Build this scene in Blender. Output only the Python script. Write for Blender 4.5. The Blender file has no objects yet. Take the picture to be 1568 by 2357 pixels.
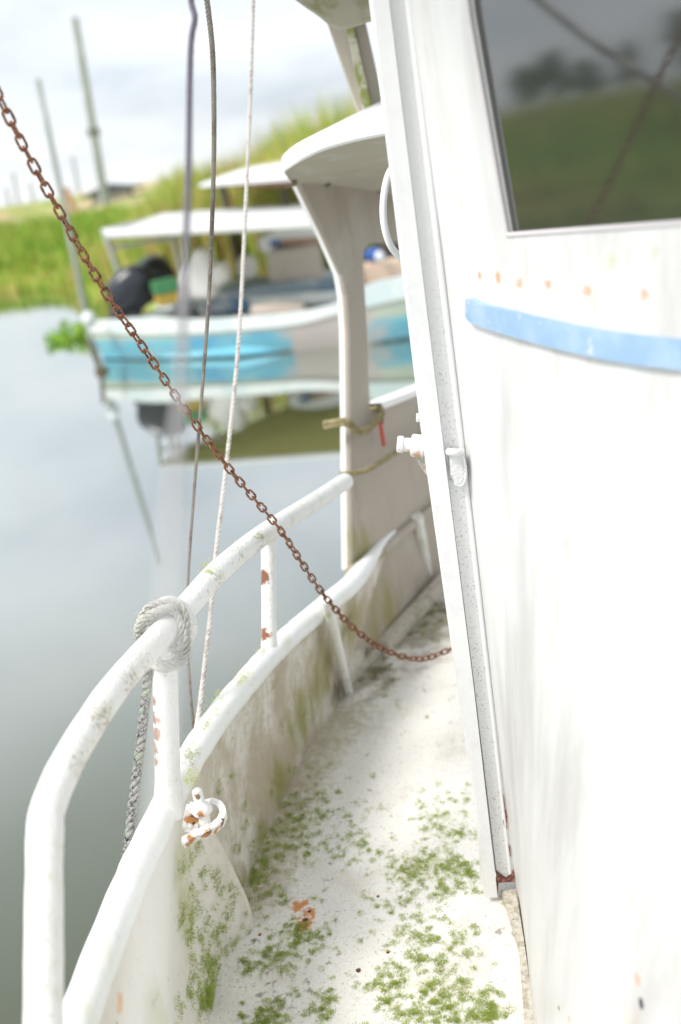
import bpy, bmesh, math, random
from mathutils import Vector as V, Matrix, noise as mnoise
rnd = random.Random(7)
R = math.radians

# ------------------------------------------------------------------ camera
EYE = V((0, 0, 1.55)); PITCH = R(19.6); ROLL = R(10.4); FPX = 2292.0
scene = bpy.context.scene
camd = bpy.data.cameras.new('camera'); cam = bpy.data.objects.new('camera', camd)
scene.collection.objects.link(cam); scene.camera = cam
camd.sensor_fit = 'VERTICAL'; camd.sensor_height = 36; camd.sensor_width = 24
camd.lens = 36 * FPX / 2357; camd.clip_start = 0.02; camd.clip_end = 6000
fw = V((0, math.cos(PITCH), -math.sin(PITCH))); u0 = V((0, math.sin(PITCH), math.cos(PITCH))); r0 = V((1, 0, 0))
# world-up leans left in the picture
cr, sr = math.cos(ROLL), math.sin(ROLL)
cx = r0 * cr - u0 * sr; cy = r0 * sr + u0 * cr
cam.matrix_world = Matrix(((cx.x, cy.x, -fw.x, EYE.x), (cx.y, cy.y, -fw.y, EYE.y), (cx.z, cy.z, -fw.z, EYE.z), (0, 0, 0, 1)))
camd.dof.use_dof = True; camd.dof.focus_distance = 1.95; camd.dof.aperture_fstop = 1.75; camd.dof.aperture_blades = 0

# ------------------------------------------------------------------ world and sun
SUN_EL, SUN_AZ = R(55), R(-116)       # azimuth from +Y towards +X
world = bpy.data.worlds.new('World'); scene.world = world; world.use_nodes = True
nt = world.node_tree; N = nt.nodes; L = nt.links; N.clear()
out = N.new('ShaderNodeOutputWorld'); bg = N.new('ShaderNodeBackground'); bg.inputs[1].default_value = 0.10
sky = N.new('ShaderNodeTexSky'); sky.sky_type = 'NISHITA'; sky.sun_disc = False
sky.sun_elevation = SUN_EL; sky.sun_rotation = SUN_AZ; sky.dust_density = 2.0
tc = N.new('ShaderNodeTexCoord'); sep = N.new('ShaderNodeSeparateXYZ'); L.new(tc.outputs['Generated'], sep.inputs[0])
zz = N.new('ShaderNodeMath'); zz.operation = 'ADD'; L.new(sep.outputs[2], zz.inputs[0]); zz.inputs[1].default_value = 0.22
mx = N.new('ShaderNodeMath'); mx.operation = 'MAXIMUM'; L.new(zz.outputs[0], mx.inputs[0]); mx.inputs[1].default_value = 0.08
dx = N.new('ShaderNodeMath'); dx.operation = 'DIVIDE'; L.new(sep.outputs[0], dx.inputs[0]); L.new(mx.outputs[0], dx.inputs[1])
dy = N.new('ShaderNodeMath'); dy.operation = 'DIVIDE'; L.new(sep.outputs[1], dy.inputs[0]); L.new(mx.outputs[0], dy.inputs[1])
cmb = N.new('ShaderNodeCombineXYZ'); L.new(dx.outputs[0], cmb.inputs[0]); L.new(dy.outputs[0], cmb.inputs[1]); cmb.inputs[2].default_value = 3.1
cn = N.new('ShaderNodeTexNoise'); cn.inputs['Scale'].default_value = 0.75; cn.inputs['Detail'].default_value = 7; cn.inputs['Roughness'].default_value = 0.52
L.new(cmb.outputs[0], cn.inputs['Vector'])
crp = N.new('ShaderNodeValToRGB'); L.new(cn.outputs[0], crp.inputs[0])
crp.color_ramp.elements[0].position = 0.36; crp.color_ramp.elements[0].color = (3.55, 3.9, 4.3, 1)
crp.color_ramp.elements[1].position = 0.62; crp.color_ramp.elements[1].color = (6.0, 6.15, 6.3, 1)
e = crp.color_ramp.elements.new(0.48); e.color = (4.85, 5.15, 5.45, 1)
mixs = N.new('ShaderNodeMix'); mixs.data_type = 'RGBA'; mixs.inputs[0].default_value = 0.88
L.new(sky.outputs[0], mixs.inputs[6]); L.new(crp.outputs[0], mixs.inputs[7])
L.new(mixs.outputs[2], bg.inputs[0]); L.new(bg.outputs[0], out.inputs[0])
sd = bpy.data.lights.new('sun', 'SUN'); sd.energy = 1.7; sd.angle = R(18); sd.color = (1, 0.965, 0.91)
sun = bpy.data.objects.new('sun', sd); scene.collection.objects.link(sun)
sdir = V((math.sin(SUN_AZ) * math.cos(SUN_EL), math.cos(SUN_AZ) * math.cos(SUN_EL), math.sin(SUN_EL)))
sun.rotation_euler = sdir.to_track_quat('Z', 'Y').to_euler()
vs = scene.view_settings; vs.view_transform = 'Standard'; vs.look = 'None'; vs.gamma = 1; vs.exposure = 0.98

# ------------------------------------------------------------------ measuring helpers (photo bearing -> place)
def ray(x, y):
    u = (x - 784) / FPX; v = -(y - 1178.5) / FPX
    return fw + (u * cr + v * sr) * r0 + (-u * sr + v * cr) * u0
def pd(x, y, dist): r = ray(x, y); return EYE + r.normalized() * dist
def pz(x, y, z): r = ray(x, y); return EYE + r * ((z - EYE.z) / r.z)
def pY(x, y, Y): r = ray(x, y); return EYE + r * (Y / r.y)
def pp(x, y, p0, n): r = ray(x, y); return EYE + r * ((p0 - EYE).dot(n) / r.dot(n))

# ------------------------------------------------------------------ materials
def mat(name, base, rough=0.6, layers=(), bump=0.0, bscale=60, metallic=0, spec=0.5, bstretch=(1, 1, 1), trans=None):
    m = bpy.data.materials.new(name); m.use_nodes = True
    t = m.node_tree; n = t.nodes; l = t.links; b = n['Principled BSDF']
    b.inputs['Roughness'].default_value = rough; b.inputs['Metallic'].default_value = metallic
    b.inputs['Specular IOR Level'].default_value = spec
    geo = n.new('ShaderNodeNewGeometry'); pos = geo.outputs['Position']
    def mapped(st):
        if st == (1, 1, 1): return pos
        mm = n.new('ShaderNodeVectorMath'); mm.operation = 'MULTIPLY'; l.new(pos, mm.inputs[0]); mm.inputs[1].default_value = st
        return mm.outputs[0]
    def rng(sock, lo, hi, a=0, b_=1):
        r = n.new('ShaderNodeMapRange'); r.interpolation_type = 'SMOOTHSTEP'
        l.new(sock, r.inputs[0]); r.inputs[1].default_value = lo; r.inputs[2].default_value = hi
        r.inputs[3].default_value = a; r.inputs[4].default_value = b_; return r.outputs[0]
    cur = None
    for ly in layers:   # dict: col, scale, lo, hi, stretch, amt, spots=[(pos,rad)], zr=(z0,z1) fades in from z0 to z1
        nz = n.new('ShaderNodeTexNoise'); nz.inputs['Scale'].default_value = ly.get('scale', 10)
        nz.inputs['Detail'].default_value = ly.get('det', 5); nz.inputs['Roughness'].default_value = ly.get('rgh', 0.6)
        l.new(mapped(ly.get('stretch', (1, 1, 1))), nz.inputs['Vector'])
        if 'spots' in ly:
            acc = None
            for (c, rad) in ly['spots']:
                dn = n.new('ShaderNodeVectorMath'); dn.operation = 'DISTANCE'; l.new(pos, dn.inputs[0]); dn.inputs[1].default_value = c
                f = rng(dn.outputs['Value'], 0, rad, 1, 0)
                if acc is None: acc = f
                else:
                    a = n.new('ShaderNodeMath'); a.operation = 'MAXIMUM'; l.new(acc, a.inputs[0]); l.new(f, a.inputs[1]); acc = a.outputs[0]
            s = n.new('ShaderNodeMath'); s.operation = 'MULTIPLY_ADD'; l.new(acc, s.inputs[0]); s.inputs[1].default_value = ly.get('push', 0.6)
            l.new(nz.outputs[0], s.inputs[2]); src = s.outputs[0]
        else: src = nz.outputs[0]
        f = rng(src, ly['lo'], ly['hi'], 0, ly.get('amt', 1))
        if 'zr' in ly:
            sp = n.new('ShaderNodeSeparateXYZ'); l.new(pos, sp.inputs[0])
            g = rng(sp.outputs[ly.get('axis', 2)], min(ly['zr']), max(ly['zr']), 0 if ly['zr'][0] < ly['zr'][1] else 1, 1 if ly['zr'][0] < ly['zr'][1] else 0)
            mu = n.new('ShaderNodeMath'); mu.operation = 'MULTIPLY'; l.new(f, mu.inputs[0]); l.new(g, mu.inputs[1]); f = mu.outputs[0]
        mixn = n.new('ShaderNodeMix'); mixn.data_type = 'RGBA'; l.new(f, mixn.inputs[0])
        if cur is None: mixn.inputs[6].default_value = (*base, 1)
        else: l.new(cur, mixn.inputs[6])
        mixn.inputs[7].default_value = (*ly['col'], 1); cur = mixn.outputs[2]
    if cur is None: b.inputs['Base Color'].default_value = (*base, 1)
    else: l.new(cur, b.inputs['Base Color'])
    if bump:
        nz = n.new('ShaderNodeTexNoise'); nz.inputs['Scale'].default_value = bscale; nz.inputs['Detail'].default_value = 6
        l.new(mapped(bstretch), nz.inputs['Vector'])
        bp = n.new('ShaderNodeBump'); bp.inputs['Strength'].default_value = bump; bp.inputs['Distance'].default_value = 0.01
        l.new(nz.outputs[0], bp.inputs['Height']); l.new(bp.outputs[0], b.inputs['Normal'])
    return m

GREEN = (0.17, 0.21, 0.03); RUST = (0.55, 0.2, 0.05); DRUST = (0.09, 0.035, 0.025); BEIGE = (0.50, 0.45, 0.37)
sp = lambda *a: [((tuple(p)), r) for p, r in a]
M = {}
# ------------------------------------------------------------------ mesh helpers
def newobj(name, bm, m, parent=None, smooth=True, label=None):
    me = bpy.data.meshes.new(name)
    bmesh.ops.recalc_face_normals(bm, faces=bm.faces)
    bm.to_mesh(me); bm.free()
    if smooth:
        for p in me.polygons: p.use_smooth = True
        try: me.set_sharp_from_angle(angle=R(38))
        except Exception: pass
    me.materials.append(m)
    o = bpy.data.objects.new(name, me); scene.collection.objects.link(o)
    if parent:
        o.parent = parent
        off = V((0, 0, 0)); q = parent
        while q: off += q.location; q = q.parent
        me.transform(Matrix.Translation(-off))
    if label: o['label'] = label
    return o
def tag(o, label=None, cat=None, group=None, kind=None):
    if label: o['label'] = label
    if cat: o['category'] = cat
    if group: o['group'] = group
    if kind: o['kind'] = kind
    return o
def thing(name, loc, label, cat, group=None):
    o = bpy.data.objects.new(name, None); scene.collection.objects.link(o); o.location = loc; o.empty_display_size = 0.1
    return tag(o, label, cat, group)
def BM(): return bmesh.new()
def catmull(pts, n=8):
    pts = [V(p) for p in pts]
    if len(pts) < 3 and n: 
        return [pts[0].lerp(pts[1], i / n) for i in range(n + 1)]
    P = [pts[0] * 2 - pts[1]] + pts + [pts[-1] * 2 - pts[-2]]; o = []
    for i in range(1, len(P) - 2):
        a, b, c, d = P[i - 1], P[i], P[i + 1], P[i + 2]
        for k in range(n):
            t = k / n
            o.append(0.5 * ((2 * b) + (c - a) * t + (2 * a - 5 * b + 4 * c - d) * t * t + (3 * b - a - 3 * c + d) * t ** 3))
    o.append(pts[-1]); return o
def frames(pts):
    fr = []; t0 = (pts[1] - pts[0]).normalized(); nrm = t0.orthogonal().normalized()
    for i, p in enumerate(pts):
        t = (pts[min(i + 1, len(pts) - 1)] - pts[max(i - 1, 0)]).normalized()
        nrm = (nrm - t * nrm.dot(t)).normalized(); fr.append((t, nrm, t.cross(nrm)))
    return fr
def tube(bm, pts, rad, seg=12, cap=True, wob=0.0, flat=None):
    pts = [V(p) for p in pts]; fr = frames(pts); rings = []
    for i, p in enumerate(pts):
        r = rad(i / (len(pts) - 1)) if callable(rad) else rad
        t, a, b = fr[i]
        rr = r * (1 + (wob * (mnoise.noise(p * 30)) if wob else 0))
        rings.append([bm.verts.new(p + (a * math.cos(2 * math.pi * k / seg) + b * math.sin(2 * math.pi * k / seg)) * rr) for k in range(seg)])
    for i in range(len(rings) - 1):
        for k in range(seg):
            bm.faces.new((rings[i][k], rings[i][(k + 1) % seg], rings[i + 1][(k + 1) % seg], rings[i + 1][k]))
    if cap: bm.faces.new(rings[0][::-1]); bm.faces.new(rings[-1])
    return bm
def resample(pts, step):
    out = [pts[0]]; acc = 0
    for a, b in zip(pts, pts[1:]):
        ln = (b - a).length; d = step - acc
        while d <= ln: out.append(a.lerp(b, d / ln)); d += step
        acc = ln - (d - step)
    return out
def rope(bm, pts, rad, strands=3, pitch=8, seg=6, step=None):
    """laid rope: strands twisted round the path"""
    r_ = rad if callable(rad) else (lambda t: rad)
    step = step or r_(0.5) * pitch / 12
    pts = resample(pts, step); fr = frames(pts); n = len(pts)
    for s in range(strands):
        path = []
        for i, p in enumerate(pts):
            r = r_(i / n); a = 2 * math.pi * (s / strands + i * step / (r_(0.5) * pitch))
            path.append(p + (fr[i][1] * math.cos(a) + fr[i][2] * math.sin(a)) * r * 0.56)
        tube(bm, path, lambda t: r_(t) * (0.52 if strands < 4 else .44), seg)
    return bm
def box(bm, c, sx, sy, sz, rot=None, bev=0):
    mtx = Matrix.Translation(c) @ (rot.to_4x4() if rot else Matrix()) @ Matrix.Diagonal((sx, sy, sz, 1))
    r = bmesh.ops.create_cube(bm, size=1, matrix=mtx)
    if bev:
        es = list({e for v in r['verts'] for e in v.link_edges})
        bmesh.ops.bevel(bm, geom=es, offset=bev, segments=2, affect='EDGES')
    return bm
def prism(bm, pts, off, bev=0):
    """polygon extruded by vector off"""
    off = V(off); a = [bm.verts.new(p) for p in pts]; b = [bm.verts.new(V(p) + off) for p in pts]; n = len(a)
    fs = [bm.faces.new(a), bm.faces.new(b[::-1])]
    for i in range(n): fs.append(bm.faces.new((a[i], b[i], b[(i + 1) % n], a[(i + 1) % n])))
    if bev: bmesh.ops.bevel(bm, geom=list({e for v in a + b for e in v.link_edges}), offset=bev, segments=2, affect='EDGES', clamp_overlap=True)
    return bm
def loft(bm, rows, closed=False):
    vr = [[bm.verts.new(p) for p in r] for r in rows]
    for a, b in zip(vr, vr[1:]):
        m_ = len(a)
        for k in range(m_ if closed else m_ - 1):
            bm.faces.new((a[k], a[(k + 1) % m_], b[(k + 1) % m_], b[k]))
    return vr
def lathe(bm, prof, origin, axis, seg=20):
    axis = V(axis).normalized(); a = axis.orthogonal().normalized(); b = axis.cross(a); rings = []
    for (h, r) in prof:
        rings.append([bm.verts.new(V(origin) + axis * h + (a * math.cos(2 * math.pi * k / seg) + b * math.sin(2 * math.pi * k / seg)) * max(r, 1e-4)) for k in range(seg)])
    for i in range(len(rings) - 1):
        for k in range(seg): bm.faces.new((rings[i][k], rings[i][(k + 1) % seg], rings[i + 1][(k + 1) % seg], rings[i + 1][k]))
    bm.faces.new(rings[0][::-1]); bm.faces.new(rings[-1]); return bm
def interp(tab, y):
    if y <= tab[0][0]: return tab[0][1]
    for (a, b), (c, d) in zip(tab, tab[1:]):
        if y <= c: return b + (d - b) * (y - a) / (c - a)
    return tab[-1][1]
def lerp(a, b, t): return a + (b - a) * t

WATER = -0.95
# =================================================================== SETTING
M['water'] = mat('murky_water', (0.075, 0.088, 0.055), 0.035, [dict(col=(0.10, 0.105, 0.08), scale=0.5, lo=0.4, hi=0.7)], bump=0.03, bscale=2.2)
bm = BM(); 
vv = [bm.verts.new(p) for p in ((-1500, -300, WATER), (1500, -300, WATER), (1500, 1500, WATER), (-1500, 1500, WATER))]; bm.faces.new(vv)
wt = M['water'].node_tree; wb = wt.nodes['Principled BSDF']; wb.inputs['Specular IOR Level'].default_value = 0
wb.inputs['Roughness'].default_value = 1
gl = wt.nodes.new('ShaderNodeBsdfGlossy'); gl.inputs['Roughness'].default_value = 0.03; gl.inputs['Color'].default_value = (.93, .95, .93, 1)
lwt = wt.nodes.new('ShaderNodeLayerWeight'); lwt.inputs['Blend'].default_value = 0.5
cr2 = wt.nodes.new('ShaderNodeValToRGB'); wt.links.new(lwt.outputs['Facing'], cr2.inputs[0]); el_ = cr2.color_ramp.elements
el_[0].position = 0.0; el_[0].color = (.04,) * 3 + (1,); el_[1].position = .90; el_[1].color = (.86,) * 3 + (1,)
for p_, v_ in ((.25, .05), (.36, .09), (.46, .20), (.56, .44), (.66, .68), (.76, .78)):
    q_ = el_.new(p_); q_.color = (v_, v_, v_, 1)
mxs = wt.nodes.new('ShaderNodeMixShader'); wt.links.new(cr2.outputs[0], mxs.inputs[0]); wt.links.new(wb.outputs[0], mxs.inputs[1]); wt.links.new(gl.outputs[0], mxs.inputs[2])
bpn = [n for n in wt.nodes if n.type == 'BUMP'][0]; wt.links.new(bpn.outputs[0], gl.inputs['Normal'])
wt.links.new(mxs.outputs[0], [n for n in wt.nodes if n.type == 'OUTPUT_MATERIAL'][0].inputs[0])
tag(newobj('water', bm, M['water']), kind='structure')

bank_tab = [(-400, 60), (-90, 6), (-60, 8), (-22, 12), (-17.5, 18), (-15, 37), (-11, 35.5), (-8, 33), (-5, 27), (-3.4, 23), (-2.5, 19.2), (0, 18.7), (3, 18.3), (8, 18), (15, 17), (40, 15), (400, 15)]
def bank0(x): return interp(bank_tab, x)
def hb(x, d):
    # height above the water a distance d inland
    left = max(0, min(1, (-x - 1.5) / 6))
    hl = 0.12 * min(1, d / 1.5) + 2.75 * max(0, min(1, (d - 4) / 34)) ** 0.8
    hr = 0.5 * min(1, d / 1.5) + 1.2 * max(0, min(1, d / 25))
    return lerp(hr, hl, left) + 0.12 * mnoise.noise(V((x * 0.4, d * 0.3, 0))) * min(1, d / 2)
M['bank'] = mat('bank_soil_and_grass', (0.26, 0.36, 0.07), 0.95, [
    dict(col=(0.42, 0.42, 0.12), scale=0.35, lo=0.4, hi=0.62), dict(col=(0.58, 0.45, 0.26), scale=0.13, lo=0.44, hi=0.54, zr=(0.2, .9)),
    dict(col=(0.10, 0.17, 0.03), scale=1.4, lo=0.5, hi=0.7)], bump=0.6, bscale=3)
bm = BM(); xs = [-400, -250, -150, -100, -75, -60, -50, -42, -36] + [-32 + i * 1.0 for i in range(60)] + [30, 36, 45, 60, 90, 150, 400]
ds = [-0.6, 0, 0.4, 1, 1.8, 3, 4.5, 7, 10, 14, 18, 23, 28, 34, 40, 60, 120, 400, 1400]
loft(bm, [[V((x * (1 + max(0, d - 60) / 300), bank0(x) + d, WATER + (hb(x, d) if d > 0 else d * 0.5 - 0.02))) for x in xs] for d in ds])
tag(newobj('bank', bm, M['bank']), kind='structure')

# reeds and low growth on the bank: one mass, made of blades
def blades(name, mats, gen, label, cat):
    bm = BM()
    for (p, h, w, lean, mi) in gen:
        a = rnd.uniform(0, math.pi); dx_ = V((math.cos(a), math.sin(a), 0)) * w / 2
        tip = p + V((lean.x, lean.y, h)); mid = p + V((lean.x * 0.3, lean.y * 0.3, h * 0.55))
        v = [bm.verts.new(q) for q in (p - dx_ * .7, p + dx_ * .7, mid + dx_, mid - dx_, tip)]
        f = bm.faces.new((v[0], v[1], v[2], v[3])); g = bm.faces.new((v[3], v[2], v[4])); f.material_index = g.material_index = mi
    me = bpy.data.meshes.new(name); bm.to_mesh(me); bm.free()
    for m_ in mats: me.materials.append(m_)
    o = bpy.data.objects.new(name, me); scene.collection.objects.link(o)
    return tag(o, label, cat, kind='stuff')
LV = [mat('reed_fresh_green', (0.25, 0.46, 0.05), 0.75, [dict(col=(0.38, 0.53, 0.08), scale=0.6, lo=0.4, hi=0.6)], spec=0.2),
      mat('reed_yellow_green', (0.50, 0.56, 0.12), 0.75, [dict(col=(0.62, 0.52, 0.17), scale=0.5, lo=0.45, hi=0.6)], spec=0.2),
      mat('reed_dry_straw', (0.68, 0.47, 0.18), 0.8, spec=0.2),
      mat('reed_deep_green', (0.13, 0.25, 0.04), 0.8, spec=0.2)]
def gen_reeds():
    out = []
    for i in range(30000):     # tall reeds behind the moored boats
        x = rnd.uniform(-7.5, 18); d = 0.3 + rnd.random() ** 1.3 * 7; y = bank0(x) + d
        cl = mnoise.noise(V((x * 0.5, y * 0.5, 4)))
        h0 = interp([(-7.5, 0.5), (-5.5, 1.2), (-4, 1.75), (-2.9, 2.0), (-2.3, 2.55), (-1, 2.75), (0.5, 3.0), (2, 3.3), (5, 3.6), (18, 3.6)], x)
        h = h0 * rnd.uniform(0.6, 1.0) ** .7 * (0.92 + 0.22 * cl)
        dry = mnoise.noise(V((x * 0.55, y * 0.8, 9)))
        q = rnd.random()
        mi = 2 if q < (0.14 + (.16 if x > -1.5 else 0) + 0.6 * max(0, dry)) * (1 if h < .85 * h0 else .35) else (3 if q > 0.88 else (1 if q < 0.6 else 0))
        out.append((V((x, y, WATER + hb(x, d) - 0.05)), h, rnd.uniform(0.02, 0.05), V((rnd.gauss(0, .16), rnd.gauss(0, .16), 0)) * h * 0.5, mi))
    for i in range(34000):     # lower grass on the left bank, reaching further left for the window's view
        x = rnd.uniform(-50, -14) if i % 2 else rnd.uniform(-20, -5); d = rnd.random() ** 1.5 * 16 + 0.1; y = bank0(x) + d
        h = 0.35 + 0.75 * max(0, min(1, (d - 2.5) / 3)) * (0.7 + 0.5 * mnoise.noise(V((x * .3, y * .3, 0)))) 
        if x < -17: h += 1.1 * min(1, (-x - 17) / 3) * (1 if d > 1.5 else .3)
        q = rnd.random(); w = 0.06 if x > -24 else 0.1
        yel = d < 3.2
        mi = (1 if q < 0.7 else 0) if yel else (0 if q < 0.68 else (1 if q < 0.86 else (3 if q < 0.95 else 2)))
        if x < -24 and q < .35: mi = 2 if q < .15 else 3
        out.append((V((x, y, WATER + hb(x, d) - 0.05)), h * rnd.uniform(.6, 1.1), rnd.uniform(w * .6, w * 1.5), V((rnd.gauss(0, .2), rnd.gauss(0, .2), 0)) * h, mi))
    return out
blades('reeds', LV, gen_reeds(), 'green and straw coloured reeds and grass covering the far bank', 'reeds')

# trees further along the bank to the left (the cabin window mirrors them)
M['bark'] = mat('dark_bark', (0.12, 0.09, 0.06), 0.9, bump=0.5, bscale=12)
M['leaf'] = mat('tree_leaves', (0.055, 0.10, 0.025), 0.7, [dict(col=(0.09, 0.15, 0.03), scale=0.8, lo=.4, hi=.6)], spec=.2)
def tree(x, y, h, wd, label):
    z0 = WATER + hb(x, y - bank0(x)); t = thing('bank_tree', (x, y, z0), label, 'tree', 'trees along the far bank')
    bm = BM(); tube(bm, catmull([V((x, y, z0 - .2)), V((x + .2, y, z0 + h * .4)), V((x, y, z0 + h * .85))], 5), lambda t_: 0.22 * (1 - .8 * t_), 8)
    for k in range(7):
        a = k * 2.4; s = h * (.35 + .07 * k); tube(bm, [V((x + .1, y, z0 + s)), V((x + math.cos(a) * wd * .35, y + math.sin(a) * wd * .35, z0 + s + h * .14))], lambda t_: .07 * (1 - .6 * t_), 5)
    newobj('trunk', bm, M['bark'], t)
    bm = BM(); cl = []
    for k in range(26):
        a = rnd.uniform(0, 6.28); rr = wd * .5 * math.sqrt(rnd.random()); s = rnd.uniform(.28, 1); rr *= (1.15 - .75 * s)
        cl.append((V((x + math.cos(a) * rr, y + math.sin(a) * rr, z0 + h * s)), rnd.uniform(.5, 1.0) * wd * .17))
    for c, r in cl:
        for k in range(150):
            v = V((rnd.gauss(0, 1), rnd.gauss(0, 1), rnd.gauss(0, .75))).normalized() * r * rnd.uniform(.5, 1.1)
            q = c + v; s = rnd.uniform(.07, .15); a = V((rnd.gauss(0, 1), rnd.gauss(0, 1), rnd.gauss(0, 1))).normalized(); b = a.orthogonal().normalized()
            bm.faces.new([bm.verts.new(q + w_) for w_ in (a * s, b * s * .5, -a * s, -b * s * .5)])
    newobj('crown', bm, M['leaf'], t, smooth=False)
tl = ['small dark bush at the right end of the tree line on the left bank', 'tall dark tree on the far bank left of the boats', 'broad dark tree in the middle of the tree line on the far bank',
      'slim dark tree between two broad ones on the far bank', 'tallest dark tree at the left end of the far bank', 'low round dark tree at the foot of the tallest one on the far bank']
for (x, y, h, w), lb in zip([(-60, 49, 3.0, 2.4), (-64, 50, 3.7, 2.6), (-70, 52, 2.9, 3.0), (-76, 53, 3.9, 2.2), (-104, 62, 11, 8), (-95, 60, 7, 6)], tl): tree(x, y, h, w, lb)

# =================================================================== THE FISHING BOAT
boat = thing('fishing_boat', (0, 2.0, 0), 'weathered white fishing boat with mossy side deck, low pipe rail and blue striped cabin', 'boat')
Jt = [(-1.5, -.38), (0, -.43), (.8, -.445), (1.525, -.440), (1.76, -.418), (1.983, -.362), (2.171, -.300), (2.406, -.224), (2.698, -.094), (2.991, .058), (3.435, .303), (3.9, .56), (4.6, .98)]
def Jx(y): return interp(Jt, y)
Gpx = [(165, 2357, .45), (285, 2030, .45), (340, 1910, .45), (390, 1805, .45), (432, 1725, .44), (500, 1625, .425), (560, 1552, .41), (600, 1505, .40), (650, 1455, .385), (700, 1411, .37), (750, 1369, .355), (800, 1325, .34)]
G = [pz(x + 20, y + 12, z) for x, y, z in Gpx]
G = [V((-.40, -1.5, .46)), V((-.50, .2, .455)), V((-.53, .75, .45))] + G + [V((.14, 3.10, .32)), V((.32, 3.43, .31)), V((.75, 4.2, .32))]
Gs = catmull(G, 8)
def Jof(g):  # deck edge abreast of a gunwale point
    y = g.y + .05; return V((Jx(y), y, 0))
wing_l = pz(800, 1330, .33)
spd = lambda x, y: tuple(pz(x, y, 0))
rust_deck = sp((spd(700, 2125), .07), (spd(712, 2100), .05), (spd(690, 2085), .06), (spd(870, 2062), .012), (spd(826, 2231), .018), (spd(598, 2150), .012), (spd(552, 2120), .03), (spd(1215, 2300), .02), (spd(893, 2190), .014))
pit_deck = sp((spd(703, 2118), .014), (spd(712, 2098), .010), (spd(870, 2064), .008), (spd(826, 2233), .013), (spd(598, 2152), .007), (spd(552, 2122), .007), (spd(893, 2192), .008))
M['deck'] = mat('worn_white_deck_paint', (0.80, 0.78, 0.73), 0.62, [
    dict(col=(0.60, 0.55, 0.47), scale=5, lo=.50, hi=.70, amt=.55),
    dict(col=(0.42, 0.36, 0.27), scale=90, lo=.60, hi=.70, det=8, amt=.6),
    dict(col=(0.27, 0.22, 0.16), scale=16, det=8, lo=.60, hi=.95, amt=.85, spots=sp((spd(950, 1430), .55), (spd(830, 1560), .26)), push=.42),
    dict(col=(0.13, 0.12, 0.05), scale=24, lo=.62, hi=.74, amt=.9, spots=sp((spd(930, 1420), .3), (spd(860, 1540), .16), (spd(1000, 1400), .2)), push=.2),
    dict(col=(0.42, 0.36, 0.24), scale=38, det=9, rgh=.7, lo=.62, hi=1.15, amt=.9, spots=sp((spd(700, 1760), .22), (spd(735, 1710), .22), (spd(760, 1660), .26), (spd(680, 1805), .2), (spd(660, 1850), .2), (spd(640, 1905), .18), (spd(620, 1960), .18), (spd(605, 2010), .17), (spd(590, 2060), .16)), push=.55),
    dict(col=(0.40, 0.44, 0.16), scale=38, det=8, lo=.70, hi=.95, amt=.6, spots=sp((spd(700, 1890), .12), (spd(640, 1940), .1), (spd(1000, 1985), .12), (spd(1040, 1880), .08), (spd(690, 2160), .1), (spd(1060, 2310), .12), (spd(980, 2270), .1), (spd(640, 2340), .08), (spd(590, 2010), .08)), push=.3),
    dict(col=(0.30, 0.25, 0.22), scale=40, lo=.62, hi=.75, amt=.8, spots=sp((spd(660, 2290), .12), (spd(600, 2340), .08), (spd(1190, 2150), .08)), push=.12),
    dict(col=(0.45, 0.36, 0.33), scale=160, lo=.62, hi=.66, amt=.7, det=2),
    dict(col=(.62, .27, .09), scale=75, det=8, lo=.90, hi=1.06, spots=rust_deck, push=.6),
    dict(col=DRUST, scale=60, lo=.80, hi=.92, spots=pit_deck, push=.62)], bump=.35, bscale=90)
bm = BM(); rows = []
for i in range(80):
    y = -1.5 + i * .078; rows.append([V((lerp(Jx(y), 1.6 if y > 1.9 else .6, k / 10), y, 0)) for k in range(11)])
loft(bm, rows); newobj('deck', bm, M['deck'], boat)

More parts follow.
